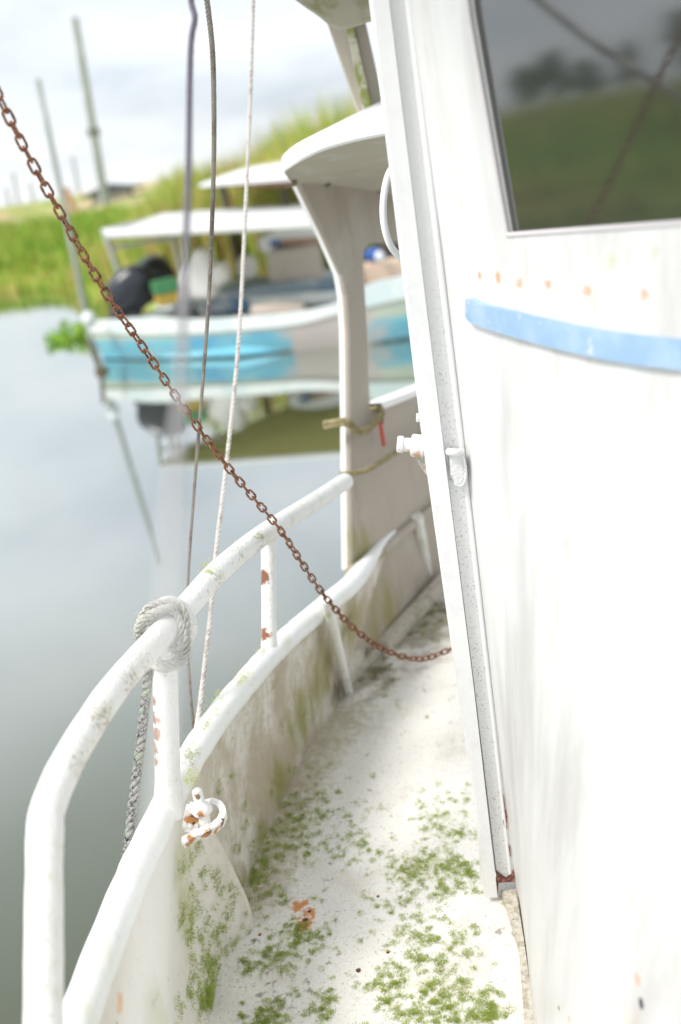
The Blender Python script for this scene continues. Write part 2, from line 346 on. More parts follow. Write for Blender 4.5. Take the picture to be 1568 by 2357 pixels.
spb = lambda x, y: tuple(pY(x, y, 0) if False else bul(x, y))
def bul(x, y):  # point on the inner bulwark face seen at a bearing
    best = None
    for g in Gs:
        j = Jof(g)
        for k in range(11):
            p = j.lerp(g, k / 10); d_ = p - EYE; r_ = ray(x, y).normalized(); e_ = (d_ - r_ * d_.dot(r_)).length
            if best is None or e_ < best[0]: best = (e_, p)
    return best[1]
M['bulwark'] = mat('grimy_bulwark_paint', (0.72, 0.69, 0.63), 0.6, [
    dict(col=(0.42, 0.35, 0.25), scale=6, lo=.34, hi=.58, amt=.9, stretch=(1, 1, .7), zr=(1.6, 2.0), axis=1), dict(col=(0.40, 0.33, 0.24), scale=60, lo=.50, hi=.68, amt=.5, det=8, zr=(1.6, 1.95), axis=1),
    dict(col=(0.47, 0.42, 0.33), scale=34, lo=.5, hi=.7, amt=.55, stretch=(1, 1, .6), zr=(1.6, 1.9), axis=1),
    dict(col=(0.42, 0.43, 0.18), scale=6, lo=.5, hi=1.05, amt=.8, spots=sp((bul(430, 1960), .14), (bul(440, 2080), .12), (bul(400, 1860), .10), (bul(360, 2330), .1)), push=.45),
    dict(col=(0.27, 0.25, 0.07), scale=22, det=8, lo=.55, hi=1.1, amt=.95, stretch=(1, 1, .3), spots=sp((bul(740, 1570), .24), (bul(700, 1660), .2), (bul(650, 1800), .14), (bul(620, 1930), .12), (bul(820, 1440), .16), (bul(570, 2060), .1), (bul(870, 1420), .14)), push=.46),
    dict(col=(0.05, 0.05, 0.03), scale=26, lo=.70, hi=1.05, amt=.9, stretch=(1, 1, .35), spots=sp((bul(775, 1600), .09), (bul(800, 1440), .08), (bul(845, 1500), .05)), push=.45),
    dict(col=(0.20, 0.27, 0.07), scale=70, lo=.68, hi=.74, amt=.9, det=3, zr=(.75, 1.2), axis=1),
    dict(col=(0.75, 0.42, 0.22), scale=30, lo=.7, hi=1.0, amt=.9, spots=sp((bul(268, 2310), .035), (bul(525, 2130), .04), (bul(545, 2150), .04)), push=.5),
    dict(col=DRUST, scale=40, lo=.8, hi=.9, spots=sp((bul(278, 2268), .014), (bul(548, 2090), .016), (bul(575, 2140), .01)), push=.6)], bump=.3, bscale=60)
M['hull'] = mat('white_hull_outside', (0.74, 0.74, 0.72), .5, [dict(col=(.5, .48, .38), scale=3, lo=.5, hi=.75, stretch=(1, 1, .3), amt=.6)], bump=.1)
bm = BM(); inner = []
for g in Gs:
    j = Jof(g); row = []
    for k in range(9):
        t = k / 8; p = j.lerp(g, t); inw = V((1, 0, 0)) * (.012 * math.sin(t * math.pi)); row.append(p - inw)
    inner.append(row)
loft(bm, inner); newobj('bulwark', bm, M['bulwark'], boat)
bm = BM(); rows = []
for i, g in enumerate(Gs):
    a, b = Gs[max(0, i - 1)], Gs[min(len(Gs) - 1, i + 1)]; t = (b - a).normalized(); o_ = V((-t.y, t.x, 0)).normalized()
    j = Jof(g); rows.append([g + o_ * .03, j.lerp(g, .5) + o_ * .06, j + o_ * .07, j + o_ * .04 - V((0, 0, .5)), j - o_ * .06 - V((0, 0, 1.25))])
loft(bm, rows); newobj('hull', bm, M['hull'], boat)
WP = [dict(col=(.60, .60, .40), scale=18, lo=.5, hi=.72, amt=.45), dict(col=(.42, .33, .16), scale=85, lo=.60, hi=.72, amt=.65, det=8)]
M['pipe'] = mat('chalky_white_pipe_paint', (.83, .83, .81), .5, WP, bump=.3, bscale=140)
M['gunwale'] = mat('white_gunwale_paint', (.84, .85, .84), .45, [
    dict(col=(.70, .72, .52), scale=14, lo=.52, hi=.75, amt=.6), dict(col=(.35, .42, .14), scale=60, lo=.66, hi=.72, amt=.7)], bump=.2, bscale=80)
bm = BM(); tube(bm, [g + V((-.008, 0, .0)) for g in Gs if g.y < 3.2], lambda t: .030 * (1 - .7 * max(0, t - .93) / .07), 20, wob=.06); newobj('gunwale', bm, M['gunwale'], boat)

# pipe rail
RP = [(62, 2700, 1.33), (62, 2357, 1.37), (100, 1960, 1.43)]
rail_pts = [pd(100, 2480, 1.40), pd(101, 2250, 1.41), pd(102, 2050, 1.42), pd(104, 1920, 1.44), pd(111, 1860, 1.46), pd(150, 1765, 1.50), pd(205, 1670, 1.57), pd(268, 1578, 1.66), pd(345, 1490, 1.78), pd(440, 1385, 1.93), pd(500, 1318, 2.04), pd(570, 1258, 2.19), pd(640, 1208, 2.35), pd(720, 1158, 2.60), pd(795, 1108, 2.85)]
rp = catmull(rail_pts, 6)
rp = [pd(100, 2900, 1.45)] + rp
rust_rail = sp((tuple(rail_pts[-2] + V((0, 0, -.02))), .03), (tuple(rail_pts[7] + V((.01, 0, -.02))), .02))
M['rail'] = mat('chalky_white_rail_paint', (.84, .84, .82), .5, WP + [
    dict(col=(.36, .29, .18), scale=150, det=9, lo=.80, hi=1.02, amt=.8, spots=sp((tuple(pd(225, 1665, 1.57)), .10), (tuple(pd(290, 1580, 1.66)), .10), (tuple(pd(360, 1510, 1.8)), .08), (tuple(pd(170, 1770, 1.5)), .08), (tuple(pd(330, 1545, 1.72)), .08), (tuple(pd(490, 1340, 2.0)), .08), (tuple(pd(590, 1265, 2.2)), .08)), push=.40),
    dict(col=(.36, .42, .15), scale=50, lo=.85, hi=1.0, amt=.8, spots=sp((tuple(pd(480, 1310, 2.0)), .09), (tuple(pd(555, 1255, 2.1)), .10), (tuple(pd(600, 1225, 2.2)), .08)), push=.4),
    dict(col=(.35, .15, .06), scale=50, lo=.8, hi=.95, spots=sp((tuple(pd(712, 1172, 2.58)), .03)), push=.55)], bump=.35, bscale=140)
bm = BM(); tube(bm, rp, .024, 20, wob=.04)
rail = newobj('handrail', bm, M['rail'], boat)
def stanchion(top, bot, rad, rusts, flare=.35):
    m_ = mat('rusty_white_stanchion', (.84, .84, .82), .5, WP + [dict(col=RUST, scale=40, lo=.78, hi=.95, spots=rusts, push=.5), dict(col=(.25, .1, .06), scale=60, lo=.84, hi=.92, spots=rusts, push=.5)], bump=.3, bscale=120)
    bm = BM(); pts = [top.lerp(bot, i / 10) for i in range(11)]
    tube(bm, pts, lambda t: rad * (1 + (flare * max(0, t - .82) / .18)), 18, wob=.04); newobj('stanchion', bm, m_, rail)
s2t = pd(378, 1470, 1.90); s2b = min(Gs, key=lambda g: (g - pd(404, 1815, 1.95)).length) + V((0, 0, -.01))
stanchion(s2t, s2b, .024, sp(*[(tuple(s2t.lerp(s2b, t_) + V((-.022, -.012, 0))), r_) for t_, r_ in ((.32, .024), (.42, .034), (.5, .036), (.58, .034), (.66, .022))]))
stanchion(pd(618, 1225, 2.33), pd(620, 1488, 2.36), .0175, sp((tuple(pd(606, 1330, 2.33)), .045), (tuple(pd(607, 1462, 2.34)), .04)), .1)
wd_ = V((.303 - .058, 3.435 - 2.991, 0)).normalized(); wn = V((wd_.y, -wd_.x, 0)); w0 = V((.0, 2.88, 0)) + wn * .012
PW = lambda x, y: pp(x, y, w0, wn)
# inner ribs of the bulwark
M['rib'] = mat('white_rib_paint', (.80, .80, .76), .5, [dict(col=(.42, .42, .16), scale=20, lo=.5, hi=.75, amt=.7), dict(col=(.45, .36, .26), scale=60, lo=.58, hi=.7, amt=.6)], bump=.3, bscale=90)
bm = BM()   # folded gusset under the near stanchion
YG = 1.765; fe = catmull([pY(x, y, YG) for x, y in ((428, 1802), (450, 1850), (470, 1895), (500, 1950), (535, 2018), (567, 2090), (580, 2148))], 4)
skin = []
for i, B_ in enumerate(fe):
    ga = min(Gs, key=lambda g: abs(g.y - 1.50)); ja = Jof(ga); B_ = V((B_.x, B_.y, max(0, B_.z))); t = min(1, B_.z / ga.z); A_ = ja.lerp(ga, t) + V((-.016, 0, 0)); row = []
    for k in range(13):
        u_ = k / 12; row.append(A_.lerp(B_, u_) + V((-.022, .012, 0)) * math.sin(math.pi * u_) * (.3 + .7 * (1 - t)))
    skin.append(row)
loft(bm, [r_ + [r_[-1] + V((.006, .012, 0)), r_[-1] + V((-.05, .03, 0)), r_[0] + V((-.03, 0, 0))] for r_ in skin], closed=True)
newobj('gusset', bm, M['bulwark'], boat)
for (t_, b_, rd) in ((pd(752, 1380, 2.70), pz(802, 1592, .0), .015), (PW(948, 1188) + wn * .02, pz(986, 1340, .0), .021)):
    bm = BM(); tube(bm, [t_.lerp(b_, k / 6) for k in range(7)], rd, 12, wob=.06); newobj('rib', bm, M['rib'], boat)
# toe plank along the deck edge further forward
M['plank'] = mat('weathered_plank', (.55, .50, .43), .8, [dict(col=(.30, .28, .17), scale=14, lo=.45, hi=.7, amt=.7), dict(col=(.15, .16, .05), scale=30, lo=.58, hi=.7, amt=.8)], bump=.6, bscale=50)
bm = BM(); q0, q1 = pz(880, 1492, .02), pz(1040, 1318, .02); dr = (q1 - q0).normalized()
box(bm, (q0 + q1) / 2, .05, (q1 - q0).length, .045, Matrix.Rotation(-math.atan2(dr.x, dr.y), 3, 'Z'), .006); newobj('toe_plank', bm, M['plank'], boat)
bm = BM(); q0, q1 = pz(770, 1600, .012), pz(885, 1478, .012); dr = (q1 - q0).normalized()
box(bm, (q0 + q1) / 2, .03, (q1 - q0).length, .03, Matrix.Rotation(-math.atan2(dr.x, dr.y), 3, 'Z'), .006); newobj('toe_plank', bm, M['plank'], boat)

# raised side wing forward, standing on the bulwark line
M['wing'] = mat('grey_beige_wing_paint', (.40, .345, .285), .6, [
    dict(col=(.32, .27, .21), scale=7, lo=.48, hi=.68, amt=.6, stretch=(1, 1, .25)), dict(col=(.46, .42, .38), scale=5, lo=.5, hi=.7, amt=.7),
    dict(col=(.26, .24, .06), scale=9, lo=.62, hi=1.0, amt=.9, stretch=(1, 1, .25), spots=sp((tuple(PW(830, 1300)), .25), (tuple(PW(880, 1430)), .30), (tuple(PW(815, 1240)), .12)), push=.4)], bump=.15, bscale=40)
outl = [(664, 402), (690, 455), (735, 548), (772, 632), (781, 680), (786, 760), (788, 940), (790, 1120), (792, 1312), (806, 1500), (880, 1480), (1060, 1290), (1090, 1200), (1075, 860), (962, 908), (873, 943), (852, 944), (850, 900), (845, 760), (836, 610), (838, 575), (850, 560), (1010, 548), (1000, 380)]
bm = BM(); prism(bm, [PW(x + 14, y) if i < 9 else PW(x, y) for i, (x, y) in enumerate(outl)], -wn * .012)
newobj('side_wing', bm, M['wing'], boat, smooth=False)
M['flange'] = mat('white_flange_paint', (.84, .84, .82), .5, [dict(col=(.75, .55, .35), scale=10, lo=.6, hi=.75, amt=.6)])
bm = BM(); rows = []   # flange on the outboard edge, 6 cm wide, turned outboard
for (x, y) in outl[:9]:
    p = PW(x + 15, y); p2 = pp(x - 2, y, w0 + (-wd_) * .0 - wn * .055, wn); 
    rows.append([p + wn * .004, p2 - wn * .0, p2 + wd_ * .004 - wn * .006, p + wd_ * .012 - wn * .01])
loft(bm, rows, closed=True); newobj('wing_flange', bm, M['flange'], boat)
bm = BM(); rows = []   # sill of the opening
for (x, y) in ((1075, 860), (962, 908), (873, 943)):
    p = PW(x, y); rows.append([p + wn * .012 + V((0, 0, .0)), p + wn * .012 + V((0, 0, .022)), p - wn * .062 + V((0, 0, .022)), p - wn * .062])
loft(bm, rows, closed=True); newobj('opening_sill', bm, M['flange'], boat, smooth=False)
# gunwale carries on along the inside of the wing as a thin stringer
bm = BM(); tube(bm, [PW(x, y) + wn * .01 for x, y in ((800, 1318), (880, 1262), (970, 1185), (1040, 1120))], lambda t: .022 * (1 - .4 * t), 10); newobj('stringer', bm, M['wing'], boat)

# roof edge above the wing
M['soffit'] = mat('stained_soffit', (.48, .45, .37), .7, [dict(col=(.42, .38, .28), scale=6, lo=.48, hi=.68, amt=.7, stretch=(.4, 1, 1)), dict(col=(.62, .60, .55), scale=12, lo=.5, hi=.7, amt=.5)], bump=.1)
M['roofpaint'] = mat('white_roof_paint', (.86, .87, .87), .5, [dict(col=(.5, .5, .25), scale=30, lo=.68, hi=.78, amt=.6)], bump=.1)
lowE = [(672, 412, 2.92), (654, 398, 2.86), (668, 386, 2.80), (695, 370, 2.74), (745, 347, 2.68), (815, 327, 2.62), (893, 311, 2.56), (985, 292, 2.5)]
topE = [(668, 372, 2.96), (648, 366, 2.87), (662, 347, 2.80), (692, 326, 2.74), (740, 303, 2.68), (812, 281, 2.62), (893, 267, 2.56), (985, 250, 2.5)]
joint = [(672, 424), (675, 424), (685, 423), (710, 423), (750, 425), (815, 432), (905, 448), (1000, 465)]
lo_ = catmull([pd(*a) for a in lowE], 4); to_ = catmull([pd(*a) for a in topE], 4); jo_ = catmull([PW(*a) + wn * .002 for a in joint], 4)
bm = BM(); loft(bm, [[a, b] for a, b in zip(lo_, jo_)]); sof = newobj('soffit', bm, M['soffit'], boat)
bm = BM(); loft(bm, [[a, a.lerp(b, .15) + (EYE - a).normalized() * .008, a.lerp(b, .85) + (EYE - b).normalized() * .008, b, b + V((.25, .35, .07)) + V((0, 0, .006 * mnoise.noise(b * 40))), b + V((.6, .7, .08))] for a, b in zip(lo_, to_)])
newobj('roof_rim', bm, M['roofpaint'], boat)
M['bolt'] = mat('dark_stained_bolt', (.16, .14, .09), .6, bump=.3)
for (x, y, r_b) in ((671, 421, .011), (750, 422, .011), (868, 438, .009)):
    bm = BM(); lathe(bm, [(0, r_b), (.006, r_b), (.012, r_b * .7), (.014, 0)], PW(x, y) + wn * .003, wn, 8); newobj('bolt', bm, M['bolt'], sof)

# upper canopy and the strut between the two roofs
M['upper'] = mat('mossy_upper_canopy', (.32, .30, .23), .75, [dict(col=(.17, .165, .06), scale=7, lo=.46, hi=.62, amt=.85), dict(col=(.42, .40, .33), scale=11, lo=.55, hi=.7, amt=.6), dict(col=(.2, .18, .1), scale=70, lo=.66, hi=.72, amt=.7)], bump=.3, bscale=30)
edge = [(600, -70), (690, -2), (738, 32), (762, 52), (782, 60), (802, 60), (836, 50), (862, 42), (960, 30)]
e0 = catmull([pd(x, y, 2.75) for x, y in edge], 4); bm = BM()
loft(bm, [[p, p + V((-.01, -.05, .06)), p + V((0, -.10, .16)), p + V((.05, -.1, .3)), p + V((.1, .5, .35)), p + V((.03, .35, .05)), p + V((.0, .06, .0))] for p in e0], closed=True)
newobj('upper_canopy', bm, M['upper'], boat)
M['strut'] = mat('grey_beige_strut', (.52, .47, .40), .7, [dict(col=(.38, .32, .24), scale=8, lo=.45, hi=.65, amt=.6, stretch=(1, 1, .3))], bump=.1)
M['strutm'] = mat('mossy_strut_seam', (.62, .60, .50), .75, [dict(col=(.25, .28, .05), scale=14, lo=.45, hi=.6, amt=.9), dict(col=(.03, .03, .02), scale=9, lo=.6, hi=.7)], bump=.4)
def strut(pts, dist, th, m_, dz=.0):
    bm = BM(); prism(bm, [pd(x, y, dist) for x, y in pts], V((.0, th, 0)), .004); return newobj('strut', bm, m_, boat, smooth=False)
strut([(752, 40), (800, 40), (852, 290), (838, 285), (822, 245)], 3.05, .05, M['strut'])
strut([(795, 45), (812, 45), (868, 290), (846, 292)], 3.0, .04, M['strutm'])
strut([(812, 45), (840, 40), (885, 245), (888, 290), (864, 290)], 3.08, .05, M['strut'])

# ---- cabin side
# foot curve on the deck and head curve at sill height, the wall leans inboard between them
foot = [(1.70, .225), (1.55, .205), (1.40, .180), (1.2, .165), (.9, .16), (.5, .17), (0, .2), (-1.4, .24)]
def wall_x(y, z):
    xf = interp(sorted((a, b) for a, b in foot), y)
    xt = interp([(-1.4, .9), (0.2, .74), (.9, .545), (1.3, .40), (1.55, .305), (1.74, .245)], y)
    t = min(1.0, max(0, z) / 1.30); return lerp(xf, xt, t ** 1.15)
def on_wall(x, y, push=0.0):
    r_ = ray(x, y); t = 0.4
    while t < 4:
        p = EYE + r_ * t
        if p.x > wall_x(p.y, p.z) - push and p.y < 1.9: return p
        t += .002
    return EYE + r_ * 2
ow = lambda x, y: tuple(on_wall(x, y))
dots = [(1107, 632), (1150, 637), (1200, 648), (1268, 655), (1360, 665), (1495, 677)]
M['cabin'] = mat('white_cabin_paint', (.70, .70, .692), .45, [
    dict(col=(.52, .515, .50), scale=7, lo=.42, hi=.68, amt=.85, stretch=(1, 1, .18)),
    dict(col=(.50, .45, .38), scale=26, det=8, lo=.58, hi=.74, amt=.35, stretch=(1, 1, .22)), dict(col=(.55, .5, .43), scale=5, lo=.5, hi=.75, amt=.5, zr=(.5, .0)),
    dict(col=(.72, .36, .20), scale=90, lo=.85, hi=1.1, amt=.95, spots=sp(*[(ow(*d), .017 + .0016 * i_) for i_, d in enumerate(dots)]), push=.7),
    dict(col=(.55, .58, .36), scale=30, lo=.8, hi=1.2, amt=.55, spots=sp((ow(1412, 600), .03), (ow(1515, 580), .024), (ow(1350, 805), .02)), push=.62),
    dict(col=(.62, .50, .42), scale=30, lo=.8, hi=1.2, amt=.5, spots=sp((ow(1435, 1512), .009), (ow(1300, 1250), .02)), push=.62),
    dict(col=(.70, .45, .33), scale=30, lo=.75, hi=1.0, amt=.8, spots=sp((ow(1468, 2255), .018), (ow(1310, 2345), .012)), push=.6),
    dict(col=(.05, .03, .05), scale=30, lo=.8, hi=.95, spots=sp((ow(1476, 2310), .018), (ow(1286, 2320), .010)), push=.6),
    dict(col=(.66, .60, .48), scale=25, lo=.6, hi=1.0, amt=.5, spots=sp((ow(1440, 2330), .06), (ow(1225, 2300), .05)), push=.4)], bump=.1, bscale=10, spec=.4)
# window opening in wall coordinates
wl_b, wl_t = on_wall(1168, 541), on_wall(1062, -60)
ys = [1.74, 1.715, 1.69, 1.65, 1.60, 1.55, 1.5, 1.45, 1.4, 1.35, 1.3, 1.25, 1.2, 1.15, 1.1, 1.05, 1.0, .95, .9, .8, .7, .6, .5, .3, .1, -.2, -.6, -1.4]
sill_z = lambda y: interp([(0, 1.30 - .02), (1.0, on_wall(1568, 500).z), (wl_b.y, wl_b.z)], y)
yw = wl_b.y
ys = sorted(set([y for y in ys if abs(y - yw) > .012] + [yw]), reverse=True)
bm = BM(); cache = {}
def wv(y, z):
    k = (round(y, 4), round(z, 4))
    if k not in cache: cache[k] = bm.verts.new((wall_x(y, z), y, z))
    return cache[k]
YT, HT = min(wl_t.y, 1.72), wl_t.z - wl_b.z
def yedge(h): return lerp(yw, YT, min(1, h / HT))
def wu(y, h):
    if h == 0: return wv(y, sill_z(y))
    yy = lerp(1.74, yedge(h), (1.74 - y) / (1.74 - yw)); return wv(yy, sill_z(y) + h)
zs = [0, .03, .1, .2, .35, .5, .65, .8, .95, 1.1, 1.16, 1.22]
for a, b in zip(ys, ys[1:]):
    zl = zs + ['s']
    for z0_, z1_ in zip(zl, zl[1:]):
        za = (z0_, z0_); zb = (z1_, z1_) if z1_ != 's' else (sill_z(a), sill_z(b))
        bm.faces.new((wv(a, za[0]), wv(b, za[1]), wv(b, zb[1]), wv(a, zb[0])))
    if a > yw - 1e-6 and b >= yw - 1e-6:   # wall beside the window, up to the roof
        hh = [0, .1, .2, .3, .5, .8, 1.06]
        for h0_, h1_ in zip(hh, hh[1:]):
            bm.faces.new((wu(a, h0_), wu(b, h0_), wu(b, h1_), wu(a, h1_)))
fcs = bm.faces[:]; dup_ = bmesh.ops.duplicate(bm, geom=fcs); nv_ = [g_ for g_ in dup_['geom'] if isinstance(g_, bmesh.types.BMVert)]
bmesh.ops.translate(bm, vec=V((.035, 0, 0)), verts=nv_)
be = [e_ for e_ in bm.edges if len(e_.link_faces) == 1]; bmesh.ops.bridge_loops(bm, edges=be)
wall = newobj('cabin_wall', bm, M['cabin'], boat)
# front face of the cabin (towards the bow) and roof, closing the volume
bm = BM(); prism(bm, [V((wall_x(1.74, z) + .02, 1.735, z)) for z in (0, .5, 1.0, 1.3, 2.33)] + [V((1.6, 1.735, 2.33)), V((1.6, 1.735, 0))], V((0, .03, 0))); newobj('cabin_front', bm, M['cabin'], boat, smooth=False)
bm = BM(); box(bm, V((.88, .2, 2.36)), 1.95, 3.3, .06, None, .02); newobj('cabin_roof', bm, M['roofpaint'], boat)
# window
M['glass'] = mat('dark_tinted_glass', (.040, .043, .042), .06, spec=.5, bump=.0)
M['glass'].node_tree.nodes['Principled BSDF'].inputs['IOR'].default_value = 2.75
M['gasket'] = mat('window_gasket', (.62, .59, .60), .6)
bm = BM(); rows = []; 
gy = [yw - .004, 1.5, 1.35, 1.2, 1.05, .9, .75, .6]
gx = lambda y: lerp(wall_x(yw, 1.35) + .003, wall_x(.6, 1.35) + .003, (yw - y) / (yw - .6)) if False else wall_x(y, 1.35) + .003 
rows = [[V((gx(y) + (z - 1.3) * .0, y, z)) for z in (sill_z(y) - .03, sill_z(y) + .5, sill_z(y) + 1.04)] for y in (1.725, .95, .6)]
loft(bm, rows); win = newobj('window', bm, M['glass'], wall)
bm = BM(); pts = [V((wall_x(y, sill_z(y)) + .001, y, sill_z(y))) for y in (yw - .001, 1.5, 1.35, 1.2, 1.05, .9, .75, .6)]
tube(bm, pts, .004, 8); tube(bm, [V((wall_x(yedge(h), sill_z(yw) + h) + .001, yedge(h), sill_z(yw) + h)) for h in (0, .1, .2, .3, .5, .8)], .004, 8)
newobj('window_frame', bm, M['gasket'], win)
# blue stripe: a thin moulded band following the wall
M['stripe'] = mat('faded_blue_band', (.27, .42, .60), .5, [dict(col=(.40, .53, .68), scale=9, lo=.4, hi=.65, amt=.8), dict(col=(.62, .64, .62), scale=45, det=8, lo=.60, hi=.70, amt=.7)], bump=.15, bscale=30)
st0_ = [(1088, 686, 728), (1098, 686, 740), (1130, 700, 752), (1200, 716, 773), (1300, 738, 800), (1400, 757, 822), (1490, 768, 837), (1568, 776, 846), (1700, 786, 860)]
st = []
for q0_, q1_ in zip(st0_, st0_[1:]):
    for k in range(6): st.append(tuple(lerp(u_, v_, k / 6) for u_, v_ in zip(q0_, q1_)))
st.append(st0_[-1])
bm = BM(); rows = []
for x, a, b in st:
    p, q = on_wall(x, a), on_wall(x, b); o_ = V((-.012, 0, 0)); rows.append([p + V((.006, 0, .0)), p + o_, p.lerp(q, .5) + V((-.013, 0, 0)), q + o_, q + V((.006, 0, 0))])
rows += [[p + V((.33, -.7, 0)) for p in rows[-1]]]
loft(bm, rows); newobj('blue_band', bm, M['stripe'], wall)
M['screw'] = mat('stained_screw', (.62, .55, .50), .5)
for x, y in ((1035, 212), (1076, 424)):
    bm = BM(); lathe(bm, [(0, .006), (.004, .006), (.006, .003)], pY(x, y, 1.735), V((-1, -.6, 0)), 10); newobj('screw', bm, M['screw'], wall)

# door post: outer strip, groove and inner strip, standing at the cabin's forward corner
M['post'] = mat('white_post_paint', (.84, .84, .84), .45, [dict(col=(.76, .76, .76), scale=20, lo=.5, hi=.68, amt=.6, det=4), dict(col=(.75, .5, .3), scale=22, lo=.74, hi=.8, amt=.8)], bump=.1, bscale=160)
M['post_in'] = mat('speckled_post_paint', (.76, .765, .755), .5, [dict(col=(.40, .36, .38), scale=210, lo=.60, hi=.66, amt=.7, det=2, zr=(1.5, 1.0)), dict(col=(.8, .55, .3), scale=24, lo=.73, hi=.78, amt=.8)], bump=.3, bscale=180)
YP = 1.745
def strip(xs_, Y0, th, m_, name, bev=.003, ybot=2068):
    # xs_: (left px, right px) at picture heights
    L_ = [pY(a, y, Y0) for (y, a, b) in xs_]; R_ = [pY(b, y, Y0) for (y, a, b) in xs_]
    bm = BM(); rows = [[l, r, r + V((0, th, 0)), l + V((0, th, 0))] for l, r in zip(L_, R_)]
    vr = loft(bm, rows, closed=True); bm.faces.new(vr[0]); bm.faces.new(vr[-1][::-1])
    if bev: 
        long_e = [e for e in bm.edges if len(e.link_faces) == 2 and e.calc_face_angle(0) > .8]
        bmesh.ops.bevel(bm, geom=long_e, offset=bev, segments=2, affect='EDGES')
    return newobj(name, bm, m_, boat)
strip([(-80, 848, 886), (0, 857, 896), (500, 917, 957), (1000, 977, 1018), (1575, 1057, 1090), (1900, 1105, 1127), (2066, 1117, 1146)], YP - .03, .05, M['post'], 'door_post', .004)
post2 = strip([(-80, 887, 1010), (0, 897, 1012), (500, 958, 1062), (1000, 1019, 1104), (1575, 1092, 1150), (2026, 1146, 1184)], YP - .018, .03, M['post_in'], 'door_frame', .003)
# a rounded bead between frame and wall
bm = BM(); bl = [pY(a, y, 1.728) for y, a in ((-80, 932), (0, 940), (500, 1000), (1000, 1060), (1400, 1106), (1575, 1126), (2020, 1176))]
tube(bm, bl, lambda t: .007 - .003 * t, 12); newobj('bead', bm, M['post'], post2)
# rust scars and broken foot of the frame
M['rustp'] = mat('bare_rust', (.20, .07, .06), .8, [dict(col=(.45, .2, .12), scale=120, lo=.5, hi=.6)], bump=.8, bscale=200)
def scar(pts, Y, name='rust_scar'):
    bm = BM(); P_ = [pY(x, y, Y) for x, y in pts]; vs_ = [bm.verts.new(p) for p in P_]; bm.faces.new(vs_)
    bmesh.ops.triangulate(bm, faces=bm.faces[:]); r_ = bmesh.ops.extrude_face_region(bm, geom=bm.faces[:]); bmesh.ops.translate(bm, vec=V((0, .006, 0)), verts=[v for v in r_['geom'] if isinstance(v, bmesh.types.BMVert)])
    newobj(name, bm, M['rustp'], post2, smooth=False)
scar([(1156, 1822), (1160, 1835), (1163, 1860), (1168, 1880), (1166, 1895), (1168, 1908), (1161, 1905), (1158, 1890), (1161, 1875), (1155, 1850)], 1.7245)
scar([(1170, 1940), (1174, 1950), (1176, 1970), (1174, 1972), (1171, 1958)], 1.7245)
scar([(1144, 2006), (1152, 2016), (1166, 2022), (1178, 2010), (1184, 2003), (1184, 2030), (1148, 2032), (1146, 2060), (1142, 2050)], 1.7235)
# dirty plinth below the frame
M['plinth'] = mat('dirty_plinth', (.62, .58, .50), .8, [dict(col=(.36, .31, .22), scale=50, lo=.45, hi=.65, amt=.8), dict(col=(.16, .13, .1), scale=90, lo=.62, hi=.7, amt=.8)], bump=.7, bscale=100)
bm = BM(); fpts = [pz(1150, 2064, .0), pz(1188, 2062, .0), pz(1204, 2180, .0), pz(1228, 2357, .0), pz(1250, 2600, 0), pz(1196, 2600, 0), pz(1204, 2357, .0), pz(1192, 2200, .0), pz(1166, 2110, .0)]
prism(bm, [p + V((.004, 0, .002)) for p in fpts], V((0, 0, .018)), .003); newobj('plinth', bm, M['plinth'], boat, smooth=False)
# grab handle
bm = BM(); tube(bm, catmull([pd(912, 385, 2.00), pd(898, 395, 1.99), pd(887, 430, 1.97), pd(882, 480, 1.96), pd(886, 525, 1.96), pd(899, 565, 1.97), pd(920, 592, 1.99), pd(940, 612, 2.0)], 6), .0068, 14)
newobj('grab_handle', bm, M['post'], boat)
# hinge bolt with gusset and peg
M['boltw'] = mat('white_painted_bolt', (.84, .83, .82), .4, [dict(col=(.72, .42, .22), scale=70, lo=.75, hi=.95, spots=sp((tuple(pd(962, 1044, 1.93)), .02), (tuple(pd(940, 1040, 1.93)), .01), (tuple(pd(1010, 1050, 1.9)), .012)), push=.55), dict(col=(.5, .35, .38), scale=90, lo=.68, hi=.74, amt=.6)], bump=.3, bscale=160)
A, B = pd(1012, 1030, 1.94), pd(914, 1022, 1.94); ax = (B - A).normalized(); ln = (B - A).length
bm = BM(); lathe(bm, [(0, .017), (ln * .20, .019), (ln * .36, .020), (ln * .365, .0235), (ln * .40, .0235), (ln * .405, .022), (ln * .62, .0225), (ln * .66, .021), (ln * .68, .014), (ln * .84, .0135), (ln * .86, .0165), (ln * .97, .0165), (ln, .014)], A, ax, 22)
hb_ = newobj('hinge_bolt', bm, M['boltw'], boat)
bm = BM(); prism(bm, [pd(x, y, 1.945) for x, y in ((948, 1042), (1012, 1040), (1006, 1116), (995, 1110), (970, 1078))], V((.0, .010, 0)), .002); newobj('gusset', bm, M['plinth'], hb_, smooth=False, label='grimy beige gusset under the hinge bolt')
A, B = pd(985, 962, 1.93), pd(958, 961, 1.93)
bm = BM(); lathe(bm, [(0, .0085), ((B - A).length * .75, .0085), ((B - A).length * .78, .0092), ((B - A).length, .008)], A, B - A, 16); newobj('peg', bm, M['boltw'], boat)
bm = BM(); pk = [pY(1036, 1040, 1.71), pY(1058, 1036, 1.71), pY(1068, 1052, 1.71), pY(1072, 1095, 1.71), pY(1064, 1115, 1.71), pY(1050, 1116, 1.71), pY(1038, 1096, 1.71)]
tube(bm, catmull([pY(1030, 1042, 1.715), pY(1045, 1038, 1.71), pY(1062, 1044, 1.708), pY(1071, 1070, 1.708), pY(1072, 1100, 1.71), pY(1062, 1117, 1.712), pY(1045, 1112, 1.715)], 5), .0028, 8)
tube(bm, catmull([pY(1032, 1040, 1.71), pY(1046, 1041, 1.70), pY(1064, 1041, 1.708)], 5), .007, 10)
